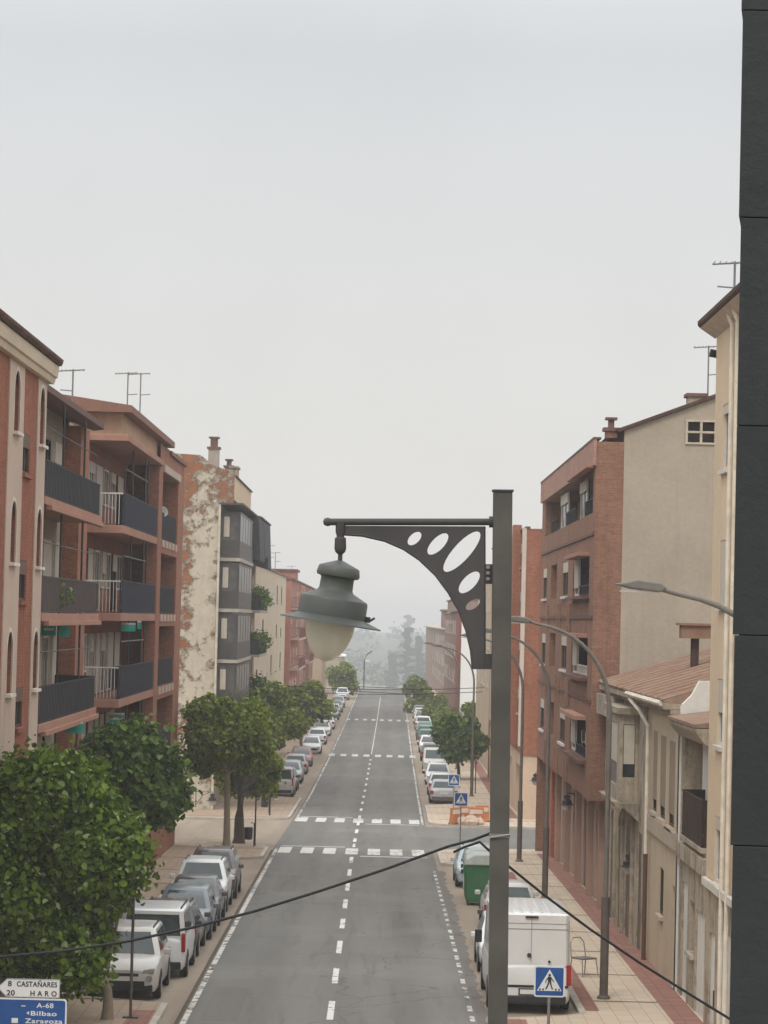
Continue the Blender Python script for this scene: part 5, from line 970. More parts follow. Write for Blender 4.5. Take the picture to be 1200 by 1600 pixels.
# direction signs
def dsign():
    Yy = 53.; s_ = F / Yy
    o = thing('direction_sign', (0, 0, 0), 'white arrow sign reading 8 CASTAÑARES, 20 HARO at the lower left', 'road sign'); a = at(49, 1540, Yy); ORG[o] = Vector(a); o.location = a; o.rotation_euler = (0, 0, 0)
    zc, xc = a.z, a.x; h = .172; ol = [(xc + .575, zc - h), (xc + .575, zc + h), (xc - .42, zc + h), (xc - .60, zc), (xc - .42, zc - h)]
    mb = MB(); mb.prism(ol, 'Y', Yy - .012, Yy); pl = mb.build('plate', whitem, o)
    inn = [(xc + .56, zc - h + .015), (xc + .56, zc + h - .015), (xc - .414, zc + h - .015), (xc - .58, zc), (xc - .414, zc - h + .015)]
    vs, fs = plate([((x - xc) * 1.0 + xc, z) for x, z in ol], [inn], .004); mb = MB(); addraw(mb, vs, fs, fn=lambda v: (v[0], Yy - .0145 + v[1], v[2])); mb.build('border', M('sign_grey_rim', (.30, .30, .30), .5), pl)
    for t, x, z, sz in (('8', -.40, .035, .15), ('CASTAÑARES', -.235, .035, .145), ('20', -.42, -.135, .15), ('H A R O', .02, -.135, .145)):
        mb = MB(); vs, fs = textmesh(t, sz, .0035); wd = max(v[0] for v in vs) if vs else 1
        sx = {'CASTAÑARES': .76, 'H A R O': .50}.get(t); kx = (sx / wd) if sx else 1.
        addraw(mb, vs, fs, fn=lambda v, x=x, z=z, kx=kx: (xc + x + v[0] * kx, Yy - .0155 + v[1], zc + z - .005 + v[2] * .93)); mb.build('lettering', blk, pl)
    mb = MB(); mb.tube([(xc + .40, Yy + .04, g(Yy)), (xc + .40, Yy + .04, zc + h - .02)], .038, 8); mb.build('post', galv(), o)
    o2 = thing('direction_sign', (0, 0, 0), 'blue direction sign reading A-68 Bilbao Zaragoza below the white arrow sign', 'road sign'); p0 = at(108, 1557, Yy); c2 = Vector((p0.x - .80, Yy - .0, p0.z - .6)); ORG[o2] = c2; o2.location = c2
    x1, x0, z1, z0 = p0.x, p0.x - 1.62, p0.z, p0.z - 1.15
    mb = MB(); mb.prism(rrect(x0, x1, z0, z1, .06), 'Y', Yy - .012, Yy); pl = mb.build('plate', whitem, o2); mb = MB(); mb.prism(rrect(x0 + .03, x1 - .03, z0 + .03, z1 - .03, .045), 'Y', Yy - .016, Yy - .0125); mb.build('blue_field', bluem, pl)
    for t, px, py, wpx, sz in (('A-68', 61, 1570, 26, .125), ('Bilbao', 51, 1582, 41, .12), ('Zaragoza', 43, 1593.5, 58, .12)):
        mb = MB(); vs, fs = textmesh(t, sz, .002); wd = max(v[0] for v in vs); q = at(px, py, Yy); kx = wpx / s_ / wd
        addraw(mb, vs, fs, fn=lambda v, q=q, kx=kx: (q.x + v[0] * kx, Yy - .019 + v[1], q.z + v[2])); mb.build('lettering', whitem, pl)
    mb = MB(); q = at(22, 1590, Yy); mb.box(q.x, q.x + .12, Yy - .02, Yy - .0165, q.z - .04, q.z + .05); mb.build('pictogram', whitem, pl); mb = MB(); q = at(37, 1568, Yy); mb.box(q.x, q.x + .08, Yy - .02, Yy - .0165, q.z, q.z + .018)
    mb.build('pictogram', whitem, pl); mb = MB(); q = at(45, 1578, Yy); mb.prism([(q.x, q.z), (q.x + .05, q.z + .035), (q.x + .05, q.z - .035)], 'Y', Yy - .02, Yy - .0165)
    mb.build('pictogram', whitem, pl)
    mb = MB(); mb.tube([(x1 - .3, Yy + .05, g(Yy)), (x1 - .3, Yy + .05, z1 - .05)], .038, 8); mb.tube([(x0 + .3, Yy + .05, g(Yy)), (x0 + .3, Yy + .05, z1 - .05)], .038, 8); mb.build('post', galv(), o2)
dsign()

# ------------------------------------------------------------ vehicles (front towards -Y)
glassm = M('car_glass', (.035, .05, .052), .05, kind='glass', var=.2, spec=.5)
def loft(mb, rings):
    ns = []
    for r_ in rings: ns.append(len(mb.v)); mb.v += r_
    k = len(rings[0])
    for a, b in zip(ns, ns[1:]):
        for i in range(k): mb.f.append((a + i, a + (i + 1) % k, b + (i + 1) % k, b + i)); mb.mi.append(mb.m)
    mb.f.append(tuple(ns[0] + i for i in range(k))[::-1]); mb.f.append(tuple(ns[-1] + i for i in range(k))); mb.mi += [mb.m] * 2
CARP = {
 'hatch': dict(L=4.0, W=1.74, H=1.47, belt=.92, hood=.80, nose=.62, f0=.95, f1=1.75, r0=.06, r1=.42, tail=.90),
 'suv':   dict(L=4.3, W=1.82, H=1.66, belt=1.06, hood=.97, nose=.78, f0=1.0, f1=1.65, r0=.05, r1=.35, tail=1.02),
 'sedan': dict(L=4.5, W=1.76, H=1.44, belt=.90, hood=.80, nose=.62, f0=1.2, f1=1.95, r0=.65, r1=1.25, tail=.92),
 'wagon': dict(L=4.5, W=1.78, H=1.50, belt=.93, hood=.82, nose=.64, f0=1.15, f1=1.9, r0=.05, r1=.35, tail=.92),
 'combi': dict(L=4.4, W=1.82, H=1.84, belt=1.12, hood=1.02, nose=.80, f0=.72, f1=1.45, r0=.03, r1=.10, tail=1.10),
 'van':   dict(L=6.0, W=2.04, H=2.48, belt=1.25, hood=1.12, nose=.86, f0=.62, f1=1.45, r0=.02, r1=.06, tail=1.22)}
def make_car(kind, paint, label, name=None, cat='car', grp='cars parked along the kerbs'):
    p = CARP[kind]; L, W, H, hw = p['L'], p['W'], p['H'], p['W'] / 2; b = p['belt']
    o = thing(name or 'parked_car', (0, 0, 0), label, cat, grp); mb = MB()
    def ring(y, w_, zt, zb=.22):
        q = [(w_ * .90, zb), (w_ * .98, zb + .10), (w_, .50), (w_ * 1.0, zt - .22), (w_ * .965, zt - .07), (w_ * .88, zt - .01), (w_ * .45, zt + .025)]
        return [(x, y, z) for x, z in q] + [(-x, y, z) for x, z in q[::-1]]
    f = -L / 2; e = L / 2
    st = [(f, .74, p['nose'] - .04, .34), (f + .06, .86, p['nose'] + .02, .26), (f + .22, .95, p['nose'] + (p['hood'] - p['nose']) * .6, .22), (f + .5, .99, p['hood'], .22), (f + p['f0'], 1, b - .02, .22), (f + 1.7, 1.0, b, .22), (0.2, 1, b, .22), (e - 1.0, 1, b, .22), (e - max(.5, p['r0'] + .1), .99, b, .22), (e - .12, .95, p['tail'], .24), (e - .03, .90, p['tail'] - .05, .28), (e, .82, p['tail'] - .12, .34)]
    loft(mb, [ring(y, hw * w_, zt, zb) for y, w_, zt, zb in st])
    # cabin
    y0b, y1b = f + p['f0'], e - p['r0'] - .03; y0t, y1t = f + p['f1'], e - p['r1']; wb, wt = hw * .955, hw * (.93 if kind == 'van' else .88 if kind == 'combi' else .74)
    def pr(t, inset=0., lift=0):
        y0 = y0b + (y0t - y0b) * t + inset; y1 = y1b + (y1t - y1b) * t - inset; w_ = wb + (wt - wb) * t - inset; z = b - .06 + (H - .05 - b + .06) * t + lift; c = .10
        return [(w_, y0 + c * 1.6, z), (w_, y1 - c, z), (w_ - c, y1, z), (-w_ + c, y1, z), (-w_, y1 - c, z), (-w_, y0 + c * 1.6, z), (-w_ + c * 1.3, y0 + .02, z), (0, y0 - .03, z), (w_ - c * 1.3, y0 + .02, z)]
    loft(mb, [pr(0), pr(.5), pr(1), pr(1, .06, .035), pr(1, .22, .055)])
    mb.build('body', paint, o, smooth=True)
    def cp(side, s_, t):                 # point on the cabin's side at fraction s along, t up
        y0 = y0b + (y0t - y0b) * t + .16; y1 = y1b + (y1t - y1b) * t - .1; w_ = wb + (wt - wb) * t + .006; z = b - .06 + (H - .05 - b + .06) * t; return (side * w_, y0 + (y1 - y0) * s_, z)
    tl, th = .16, .90
    spl = {'van': [(.03, .17)], 'combi': [(.05, .38), (.42, .66), (.70, .93)]}.get(kind, [(.05, .44), (.48, .80), (.83, .95)] if kind != 'sedan' else [(.06, .47), (.51, .90)])
    for sd_ in (1, -1):
        for (a, c) in spl:
            mb = MB(); q = [cp(sd_, a, tl), cp(sd_, c, tl), cp(sd_, c, th), cp(sd_, a, th)]; mb.v += q + [(x - sd_ * .02, y, z) for x, y, z in q]; mb.f += [(0, 1, 2, 3), (4, 5, 6, 7), (0, 1, 5, 4), (1, 2, 6, 5), (2, 3, 7, 6), (3, 0, 4, 7)]; mb.mi += [0] * 6; mb.build('side_window', glassm, o)
    def fp(u_, t, front):
        if front: y = y0b + (y0t - y0b) * t - .03 - .008 + abs(u_) ** 2 * .05; w_ = (wb + (wt - wb) * t) - .13
        else: y = y1b + (y1t - y1b) * t + .008; w_ = (wb + (wt - wb) * t) - .11
        return (u_ * w_, y, b - .06 + (H - .05 - b + .06) * t)
    def pane_(name, front, t0, t1, u0=-1, u1=1):
        mb = MB(); k = 6; n = len(mb.v)
        for t in (t0, t1):
            for i in range(k + 1): mb.v.append(fp(u0 + (u1 - u0) * i / k, t, front))
        for t in (t0, t1):
            for i in range(k + 1): x, y, z = fp(u0 + (u1 - u0) * i / k, t, front); mb.v.append((x, y + (.02 if front else -.02), z))
        m_ = k + 1
        for i in range(k): mb.f += [(i, i + 1, m_ + i + 1, m_ + i), (2 * m_ + i, 2 * m_ + i + 1, 3 * m_ + i + 1, 3 * m_ + i), (i, i + 1, 2 * m_ + i + 1, 2 * m_ + i), (m_ + i, m_ + i + 1, 3 * m_ + i + 1, 3 * m_ + i)]; mb.mi += [0] * 4
        mb.build(name, glassm, o, smooth=True)
    pane_('windscreen', True, .10, .93)
    if kind != 'van': pane_('rear_window', False, .22 if kind != 'combi' else .12, .88)
    trim = M('car_trim_black', (.025, .025, .027), .6)
    wr = .37 if kind == 'van' else .335 if kind in ('suv', 'combi') else .31; yw = (f + (.95 if kind == 'van' else .80), e - (1.25 if kind == 'van' else .78))
    for sd_ in (1, -1):
        for y in yw:
            mb = MB(); mb.lathe([(wr + .055, -.012), (wr + .055, .012)], (sd_ * (hw - .004), y, wr + .02), 20, 'X'); mb.v = [(x, yy, max(z, .2)) for x, yy, z in mb.v]; mb.build('wheel_arch', trim, o)
            mb = MB(); mb.lathe([(wr * .6, -.11), (wr * .95, -.10), (wr, -.07), (wr, .07), (wr * .95, .10), (wr * .6, .11)], (sd_ * (hw - .09), y, wr), 20, 'X'); wl_ = mb.build('wheel', black(), o, smooth=True)
            mb = MB(); mb.lathe([(wr * .62, -.112), (wr * .58, -.09), (wr * .2, -.075), (0, -.075)] if sd_ < 0 else [(0, .075), (wr * .2, .075), (wr * .58, .09), (wr * .62, .112)], (sd_ * (hw - .09), y, wr), 14, 'X'); mb.build('rim', M('rim_silver', (.35, .35, .36), .35, .7), wl_)
        mb = MB(); y = y0b + .28; mb.box(*sorted((sd_ * (hw + .01), sd_ * (hw + .20))), y, y + .10, b - .02, b + (.32 if kind == 'van' else .13)); mb.build('mirror', trim if kind in ('van', 'combi') else paint, o, bevel=.03)
        mb = MB(); zz = p['nose'] - .05; mb.prism([(sd_ * hw * .50, zz - .05), (sd_ * hw * .86, zz - .04), (sd_ * hw * .90, zz + .09), (sd_ * hw * .60, zz + .05)], 'Y', f - .005, f + .14); mb.build('headlight', M('headlight', (.42, .43, .43), .1, .3, var=.3), o, bevel=.02)
        tz = (p['tail'] - .34, p['tail'] - .1) if kind not in ('van', 'combi') else (.72, 1.22); mb = MB(); mb.box(*sorted((sd_ * hw * (.72 if kind not in ('van', 'combi') else .86), sd_ * hw * .975)), e - .16, e + .004, *tz); mb.build('tail_light', M('tail_light', (.32, .02, .015), .2, var=.3), o, bevel=.02)
    mb = MB(); mb.box(-hw * .62, hw * .62, f - .012, f + .1, .34, .50); mb.box(-hw * .45, hw * .45, f - .008, f + .1, p['nose'] - .17, p['nose'] - .09); mb.build('grille', trim, o, bevel=.015)
    if kind == 'suv':
        mb = MB(); mb.box(-hw * .84, hw * .84, f - .004, f + .08, .25, .40); mb.build('front_bumper', trim, o, bevel=.02)
        for sd_ in (1, -1): mb = MB(); mb.lathe([(0, 0), (.075, 0), (.085, .02), (.085, .05), (0, .05)], (0, 0, 0), 14); mb.v = [(x + sd_ * hw * .74, f + .02 - z, .56 + y) for x, y, z in mb.v]; mb.build('fog_light', M('headlight', (.42, .43, .43), .1, .3, var=.3), o)
    mb = MB(); mb.box(-hw * .86, hw * .86, e - .1, e + .03, .26, .46); mb.build('rear_bumper', trim if kind in ('van', 'combi', 'suv') else paint, o, bevel=.03)
    plm = M('plate_white', (.62, .62, .60), .5)
    mb = MB(); mb.box(-.26, .26, f - .022, f - .012, .50, .61); mb.build('number_plate', plm, o)
    mb = MB(); zz = p['tail'] - .32 if kind != 'van' else .50; mb.box(-.26, .26, e + .005, e + .035, zz, zz + .11); mb.build('number_plate', plm, o)
    if kind in ('suv', 'wagon', 'combi'):
        for sd_ in (1, -1): mb = MB(); mb.tube([(sd_ * wt * .9, y0t + .25, H - .04), (sd_ * wt * .9, y0t + .3, H + .03), (sd_ * wt * .9, y1t - .4, H + .03), (sd_ * wt * .9, y1t - .35, H - .04)], .018, 6); mb.build('roof_rail', trim, o)
    if kind == 'van':
        seam = M('seam_grey', (.20, .20, .20), .6)
        mb = MB(); ys_ = e - .02
        def rear(x0, x1, z0, z1): 
            t = max(0, ((z0 + z1) / 2 - b) / (H - b)); yy = (y1b + (y1t - y1b) * t if z0 > p['tail'] - .1 else e); mb.box(x0, x1, yy - .01, yy + .008, z0, z1)
        rear(-.006, .006, 1.26, 2.38); rear(-.92, .92, 2.08, 2.095); rear(-.88, .88, 2.22, 2.232); rear(-.93, -.92, 1.26, 2.3); rear(.92, .93, 1.26, 2.3); mb.build('door_seam', seam, o)
        mb = MB(); mb.lathe([(0, 0), (.055, 0), (.055, .03), (0, .03)], (0, 0, 0), 14); v_ = mb.v; mb.v = [(x + .05, e + z - .02, 1.45 + y) for x, y, z in v_]; n = len(mb.v); mb.lathe([(0, 0), (.035, 0), (.035, .03), (0, .03)], (0, 0, 0), 12); mb.v = mb.v[:n] + [(x - .45, e + z - .02, 1.30 + y) for x, y, z in mb.v[n:]]; mb.build('door_lock', trim, o)
        mb = MB(); mb.box(-.16, .16, y1t - .02, y1t + .05, 2.36, 2.41); mb.build('brake_light', M('brake_light', (.05, .01, .01), .3), o)
        mb = MB()
        for i in range(7): x = -.75 + i * .25; mb.box(x - .045, x + .045, y0t + 1.0, y1t - .15, H - .01, H + .025)
        mb.build('roof_rib', paint, o, bevel=.01); mb = MB(); mb.box(-.3, .3, e + .005, e + .02, .47, .64); mb.build('plate_recess', trim, o)
        mb = MB(); mb.box(-.93, .93, e - .004, e + .012, .66, .72); mb.build('rear_step', trim, o)
    return o
def paint(name, c, **k): return M(name, c, .28, kind='paint', **k)
pW = paint('paint_white', (.70, .71, .70), dust=.12); pS = paint('paint_silver', (.42, .43, .44)); pSB = paint('paint_silver_blue', (.34, .42, .45)); pD = paint('paint_dark_grey', (.045, .042, .048)); pP = paint('paint_plum', (.07, .04, .045)); pG = paint('paint_mid_grey', (.16, .16, .165)); pR = paint('paint_red', (.25, .02, .02)); pB = paint('paint_beige', (.50, .48, .43)); pGr = paint('paint_green', (.04, .16, .10)); pPB = paint('paint_pale_blue', (.42, .52, .55)); pC = paint('paint_champagne', (.55, .53, .49))
BODY = ('body', 'mirror'); protos = {}
def put(kind, pt, X, Ynear, facing, label, grp='cars parked along the kerbs', name=None, cat='car'):
    """facing 'us': nose towards the camera"""
    L = CARP[kind]['L']; rz = 0 if facing == 'us' else math.pi; y = Ynear + L / 2; rz += math.atan((cx(y + 5) - cx(y - 5)) / -10)
    z = g(y) + .005; sl_ = math.atan((g(y + 2) - g(y - 2)) / 4)
    if kind not in protos:
        o = make_car(kind, pt, label, name, cat, grp); protos[kind] = o; o.location = (X, y, z); o.rotation_euler = (0, 0, rz)
    else:
        o = dup(protos[kind], (X, y, z), rz, label, swap=(BODY if kind not in ('van', 'combi') else ('body',), pt), group=grp)
        if name: o.name = name
        o['category'] = cat
    o.rotation_euler.x = sl_ if facing == 'us' else -sl_
    return o
van = put('van', pW, 3.95, 69.9, 'away', 'tall white panel van seen from behind, parked on the right', name='parked_van', cat='van')
put('suv', pC, -6.2, 70.6, 'us', 'pale silver crossover facing us, first in the left row'); put('combi', pW, -5.85, 75.4, 'away', 'white family van seen from behind, second in the left row', cat='van')
put('wagon', pD, -5.85, 80.4, 'away', 'dark grey estate car behind the white family van'); pDB = paint('paint_slate_blue', (.10, .14, .17)); put('hatch', pDB, -5.75, 85.2, 'us', 'slate-blue hatchback between the grey estate and the dark saloon'); put('sedan', pD, -5.75, 89.6, 'us', 'dark saloon right in front of the white four-by-four in the left row')
put('suv', pW, -5.8, 94.5, 'us', 'white four-by-four facing us near the end of the left row'); put('suv', pP, -5.75, 99.8, 'us', 'dark plum four-by-four with silver roof rails, last of the near left row')
put('hatch', pW, 3.85, 78.3, 'us', 'white small car just ahead of the white panel van, mostly behind the lamp post'); put('wagon', pD, 4.3, 83.5, 'away', 'black car whose roof shows above the white panel van'); put('hatch', pC, 4.45, 91.2, 'away', 'pale small car next to the green waste container')
put('wagon', pPB, 4.05, 107.6, 'us', 'pale blue and white car behind the green waste container, before the crossing')
for i, (k, pt, y, fc, l) in enumerate((('sedan', pS, 174, 'away', 'silver saloon seen from behind past the crossing, partly behind a crossing sign'), ('hatch', pW, 184, 'away', 'white hatchback directly beyond the silver saloon'), ('wagon', pW, 196, 'us', 'white estate, third past the crossing on the right'), ('combi', pC, 212, 'us', 'cream high-roofed car, fourth past the crossing on the right'),
        ('hatch', pG, 232, 'away', 'grey-green small car just beyond the cream high-roofed one'), ('hatch', pGr, 262, 'away', 'nearer of the two green cars on the right'), ('hatch', pGr, 280, 'us', 'farther of the two green cars on the right'), ('wagon', pW, 296, 'away', 'white car beyond the two green ones'),
        ('hatch', pC, 312, 'us', 'pinkish white car far along the right kerb'), ('sedan', pG, 330, 'away', 'grey saloon far along the right kerb'), ('suv', pG, 346, 'away', 'grey four-by-four beyond the far grey saloon'), ('hatch', pS, 362, 'us', 'silver small car second to last on the right'), ('sedan', pG, 380, 'away', 'last grey car on the right before the road end'))):
    put(k, pt, cx(y) + 5.0, y, fc, l)
for i, (k, pt, y, fc, l) in enumerate((('combi', pB, 177.5, 'away', 'beige small van seen from behind, first past the crossing on the left'), ('sedan', pD, 184.5, 'us', 'black saloon with pale roof reflections behind the beige van'), ('wagon', pS, 194, 'us', 'silver estate two places past the beige van'), ('hatch', pS, 206, 'away', 'silver hatchback in front of the red car'), ('hatch', pR, 218, 'us', 'red hatchback in the far left row'),
        ('hatch', pW, 240, 'us', 'white small car just past the red one'), ('sedan', pW, 258, 'away', 'white saloon, second past the red car'), ('hatch', pC, 276, 'us', 'pale car near the fourth tree on the left'), ('wagon', pW, 293, 'away', 'white estate below the smaller plane tree'), ('hatch', pG, 340, 'us', 'small grey car by the last left tree'), ('suv', pW, 384, 'us', 'white car at the far end of the left kerb'))):
    put(k, pt, cx(y) - 5.3 + (.15 if y > 230 else 0), y, fc, l)
for k, pt, y, fc, l in (('wagon', pG, 318, 'us', 'grey estate near the end of the left row'), ('hatch', pW, 328, 'away', 'white hatchback just before the small grey car on the left'), ('sedan', pS, 356, 'us', 'silver saloon past the small grey car on the left')): put(k, pt, cx(y) - 5.2, y, fc, l)
for k, pt, y, fc, l in (('hatch', pW, 247, 'us', 'white hatchback just before the green cars on the right'), ('wagon', pGr, 271, 'away', 'green estate between the two green hatchbacks on the right'), ('hatch', pW, 321, 'away', 'white hatchback just beyond the pinkish white car')): put(k, pt, cx(y) + 5.0, y, fc, l)
# second line of vehicles on the left, half under the tree
p = at(520, 1125, 300); put('combi', pW, -6.6, 306, 'away', 'white van half hidden under the trees of the far left pavement', cat='van')

# ------------------------------------------------------------ street furniture
def container(label):
    o = thing('waste_container', (0, 0, 0), label, 'container', 'waste containers on the right'); gm = M('container_green', (.018, .15, .05), .55, kind='paint', dust=.2, coat=.1)
    mb = MB(); rings = []
    for z, w_, d_ in ((.12, .56, .50), (.25, .62, .56), (1.25, .68, .62), (1.30, .70, .64)):
        c = .1; rings.append([(w_ - c, -d_, z), (w_, -d_ + c, z), (w_, d_ - c, z), (w_ - c, d_, z), (-w_ + c, d_, z), (-w_, d_ - c, z), (-w_, -d_ + c, z), (-w_ + c, -d_, z)])
    loft(mb, rings); mb.build('body', gm, o, smooth=True)
    mb = MB(); mb.prism([(-.66, 1.31), (.66, 1.31), (.60, 1.5), (.3, 1.66), (-.3, 1.66), (-.60, 1.5)], 'X', -.70, .70); mb.v = [(y_, x_, z_) for x_, y_, z_ in [(v[0], v[1], v[2]) for v in mb.v]]; mb.v = [(v[0], v[1], v[2]) for v in mb.v]; mb.build('lid', M('container_lid', (.42, .45, .42), .5, var=.12), o, bevel=.04)
    for sd_ in (-1, 1): mb = MB(); mb.box(*sorted((sd_ * .69, sd_ * .76)), -.12, .12, 1.0, 1.12); mb.build('lift_pin', iron(), o); mb = MB(); mb.box(*sorted((sd_ * .655, sd_ * .675)), -.25, .1, .55, .95); mb.build('sticker', whitem, o)
    for x in (-.5, .5):
        for y in (-.42, .42): mb = MB(); mb.lathe([(.09, -.03), (.09, .03)], (x, y, .09), 12, 'X'); mb.build('castor', black(), o)
    return o
c0 = container('green waste container with grey-white lid standing at the kerb beside the lamp post'); c0.location = (3.88, 100.6, g(100.6)); c0.scale = (1.0, 1.1, 1.1)
dup(c0, (3.95, 103.2, g(103.2)), 0, 'second green waste container right behind the first', scale=(1.0, 1.1, 1.1))
# tall grey cabinet on the left pavement
o = thing('utility_cabinet', (-7.75, 77.5, g(77.5) + .12), 'tall blue-grey cabinet on the pavement, half hidden by the foreground tree', 'cabinet'); mb = MB(); mb.box(-8.35, -7.05, 77, 78, g(77.5) + .12, g(77.5) + 2.45); mb.build('housing', M('cabinet_grey', (.10, .12, .125), .5, var=.15), o, bevel=.03); mb = MB(); mb.box(-8.4, -7.0, 76.95, 78.05, g(77.5) + 2.45, g(77.5) + 2.52); mb.build('lid', M('cabinet_grey2', (.07, .08, .085), .5), o)
mb = MB(); mb.box(-8.2, -7.72, 76.975, 76.997, g(77.5) + .4, g(77.5) + 2.3); mb.box(-7.68, -7.2, 76.975, 76.997, g(77.5) + .4, g(77.5) + 2.3); mb.build('door', M('cabinet_grey'), o)
# road-works barriers and bags on the corner
def barrier(label):
    o = thing('road_barrier', (0, 0, 0), label, 'barrier', 'orange barriers on the corner'); om = M('plastic_orange', (.45, .16, .06), .6, var=.2)
    mb = MB(); mb.prism([(-.16, .02), (.16, .02), (.10, .25), (.05, .9), (-.05, .9), (-.10, .25)], 'X', -.42, .42); mb.build('body', om, o, bevel=.03)
    mb = MB(); mb.box(-.36, .36, -.085, -.075, .55, .78); mb.build('panel', M('barrier_white', (.6, .5, .42), .6), o); mb = MB()
    for x in (-.34, .34): mb.box(x - .05, x + .05, -.2, .2, 0, .06)
    mb.build('foot', iron(), o); return o
bb0 = barrier('orange plastic barrier turned sideways, leftmost of the heap on the corner'); p = at(712, 1293, 150); bb0.location = (p.x, 151.2, g(151.2) + .12); bb0.rotation_euler = (0, 0, rad(50))
for i, (px, yy, rz, l) in enumerate(((727, 153, 5, 'orange barrier standing straight behind the crossing sign post'), (743, 152, -12, 'orange barrier at the right end of the heap, beside the lamp post'), (752, 154.5, 30, 'orange barrier at the back of the heap, half behind the lamp post'))):
    p = at(px, 1290, yy); dup(bb0, (p.x, yy, g(yy) + .12), rad(rz), l)
for i, (px, yy, s_, l) in enumerate(((722, 151, .28, 'pale rubble bag between the first two barriers'), (735, 150.6, .34, 'largest pale rubble bag in front of the barriers'), (748, 151, .25, 'small pale rubble bag at the right of the heap'))):
    p = at(px, 1295, yy); mb = MB(); mb.lathe([(0, 0), (s_ * .9, .02), (s_ * 1.1, s_ * .6), (s_ * .8, s_ * 1.3), (s_ * .25, s_ * 1.6), (s_ * .3, s_ * 1.8), (0, s_ * 1.75)], (0, 0, 0), 12); mb.v = [(v[0] + random.uniform(-.03, .03), v[1] + random.uniform(-.03, .03), v[2]) for v in mb.v]
    ob = mb.build('rubble_bag', M('sack_pale', (.55, .42, .32), .9, var=.25), smooth=True); ob.location = (p.x, yy, g(yy) + .12); tag(ob, l, 'bag', 'bags on the corner')
# chair left beside the van
o = thing('folding_chair', (0, 0, 0), 'grey tubular chair left standing on the slabs beside the white van', 'chair'); ORG[o] = Vector((0, 0, 0)); tm = M('chair_tube', (.30, .28, .26), .4, .4)
mb = MB(); mb.box(-.24, .24, -.22, .22, .42, .46); mb.build('seat', M('seat_grey', (.16, .14, .125), .7), o, bevel=.01)
mb = MB(); mb.tube([(-.23, .22, .45), (-.21, .28, .80), (-.1, .3, .92), (.1, .3, .92), (.21, .28, .80), (.23, .22, .45)], .014, 6); mb.build('back_frame', tm, o, smooth=True)
for sx in (-1, 1):
    for sy in (-1, 1): mb = MB(); mb.tube([(sx * .22, sy * .2, .43), (sx * .25, sy * .27, 0)], .014, 6); mb.build('leg', tm, o)
p = at(910, 1524, 77.5); o.location = (p.x, 77.5, g(77.5) + .13); o.rotation_euler = (0, 0, rad(35)); o.scale = (1.1, 1.1, 1.1)
o = thing('satellite_dish', (-9.15, 117.2, Z(4.25)), 'small pale satellite dish fixed to the topmost recessed balcony of the salmon block', 'dish'); ORG[o] = Vector((0, 0, 0))
mb = MB(); mb.lathe([(.02, .0), (.13, .02), (.22, .06), (.235, .06), (.13, .01), (.02, -.02)], (0, 0, 0), 18); d_ = mb.build('dish', M('dish_grey', (.45, .45, .43), .6), o, smooth=True); d_.rotation_euler = (rad(70), 0, rad(25)); mb = MB(); mb.tube([(0, 0, 0), (-.3, .05, -.1)], .02, 6); mb.build('bracket', iron(), o)
def garden_chair(label):
    o = thing('garden_chair', (0, 0, 0), label, 'chair', 'white garden chairs on the brick balcony'); wp_ = M('plastic_white', (.72, .70, .66), .5)
    mb = MB(); mb.box(-.24, .24, -.22, .22, .40, .44); mb.build('seat', wp_, o, bevel=.01); mb = MB(); mb.prism([(-.22, .44), (.22, .44), (.25, .8), (.15, .88), (-.15, .88), (-.25, .8)], 'Y', .2, .23); mb.build('backrest', wp_, o)
    for sx in (-1, 1):
        for sy in (-1, 1): mb = MB(); mb.tube([(sx * .2, sy * .18, .4), (sx * .25, sy * .24, 0)], .022, 6); mb.build('leg', wp_, o)
    return o
gc = garden_chair('white garden chair nearer the camera on the lowest open balcony of the brick building'); gc.location = (7.75, 101.2, Z(-4.72)); gc.rotation_euler = (0, 0, rad(100))
dup(gc, (7.8, 103.4, Z(-4.72)), rad(60), 'white garden chair farther back on the lowest open balcony of the brick building')
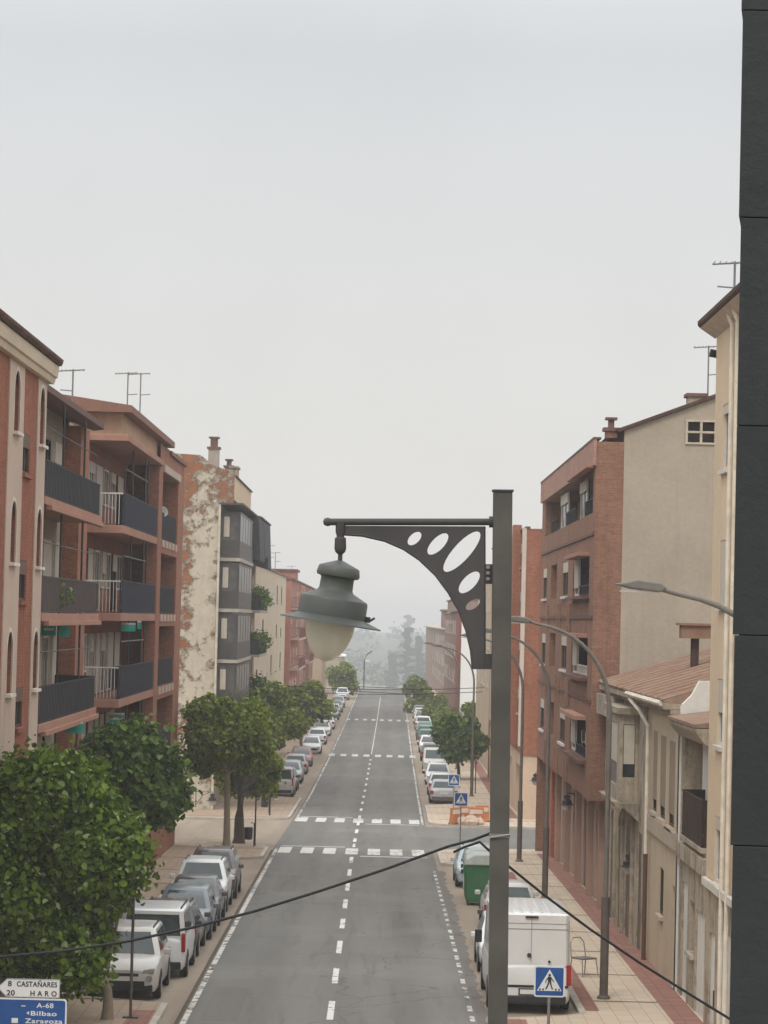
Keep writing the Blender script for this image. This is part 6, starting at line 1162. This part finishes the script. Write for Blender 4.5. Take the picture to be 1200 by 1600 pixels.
# thin poles and posts on the left pavement
def pole(px, py, Yy, h, label, m_, r_=.035, name='sign_pole', top=None):
    p = at(px, py, Yy); o = thing(name, (p.x, Yy, g(Yy) + .12), label, 'pole', None); z = g(Yy) + .12
    mb = MB(); mb.tube([(p.x, Yy, z), (p.x, Yy, z + h)], r_, 8); mb.build('post', m_, o); mb = MB(); mb.lathe([(r_ * 2, 0), (r_ * 2, .04), (r_ * 1.2, .06)], (p.x, Yy, z), 10); mb.build('base', m_, o)
    if top: mb = MB(); mb.prism(rrect(p.x - .3, p.x + .3, z + h - .62, z + h, .05), 'Y', Yy - .06, Yy - .045); mb.build('sign_back', galv(), o)
pole(399, 1316, 131 - 3, 2.3, 'thin dark pole at the left kerb corner before the side street', iron()); pole(422, 1277, 156, 2.2, 'thin dark pole past the side street on the left', iron()); pole(429, 1252, 172, 2.0, 'pale thick post just left of the beige van', M('post_pale', (.5, .48, .43), .7), .12, 'bollard_post'); pole(487, 1157, 262, 2.7, 'white slim post rising above the red car', M('post_white', (.72, .72, .68), .6), .09, 'white_post')
pole(742, 1240, 186, 2.2, 'short dark pole at the foot of the tree on the right pavement', iron())
def bin_(px, Yy, label):
    p = at(px, 1300, Yy); z = g(Yy) + .12; o = thing('litter_bin', (p.x, Yy, z), label, 'litter bin', 'litter bins'); mb = MB(); mb.lathe([(.15, .32), (.19, .35), (.2, .85), (.17, .87)], (p.x, Yy, z), 14); mb.build('bin', iron(), o, smooth=True); mb = MB(); mb.tube([(p.x + .25, Yy, z), (p.x + .25, Yy, z + 1.05), (p.x + .1, Yy, z + 1.08)], .025, 6); mb.build('post', iron(), o)
bin_(389, 127, 'dark litter bin beside the thick tree trunk'); bin_(413, 158, 'dark litter bin past the side street on the left')

# ------------------------------------------------------------ haze
mh, nh, bh = newmat('haze'); nh.nodes.remove(bh); pv = nh.nodes.new('ShaderNodeVolumePrincipled'); pv.inputs['Density'].default_value = .00058; pv.inputs['Color'].default_value = (.93, .935, .93, 1); pv.inputs['Anisotropy'].default_value = 0.
nh.links.new(pv.outputs[0], nh.nodes['Material Output'].inputs['Volume'])
mb = MB(); mb.box(-2600, 2600, -70, 4100, -52, 24); tag(mb.build('haze', mh, org=(0, 1500, 0)), 'thin morning fog over the street', 'haze', kind='stuff')
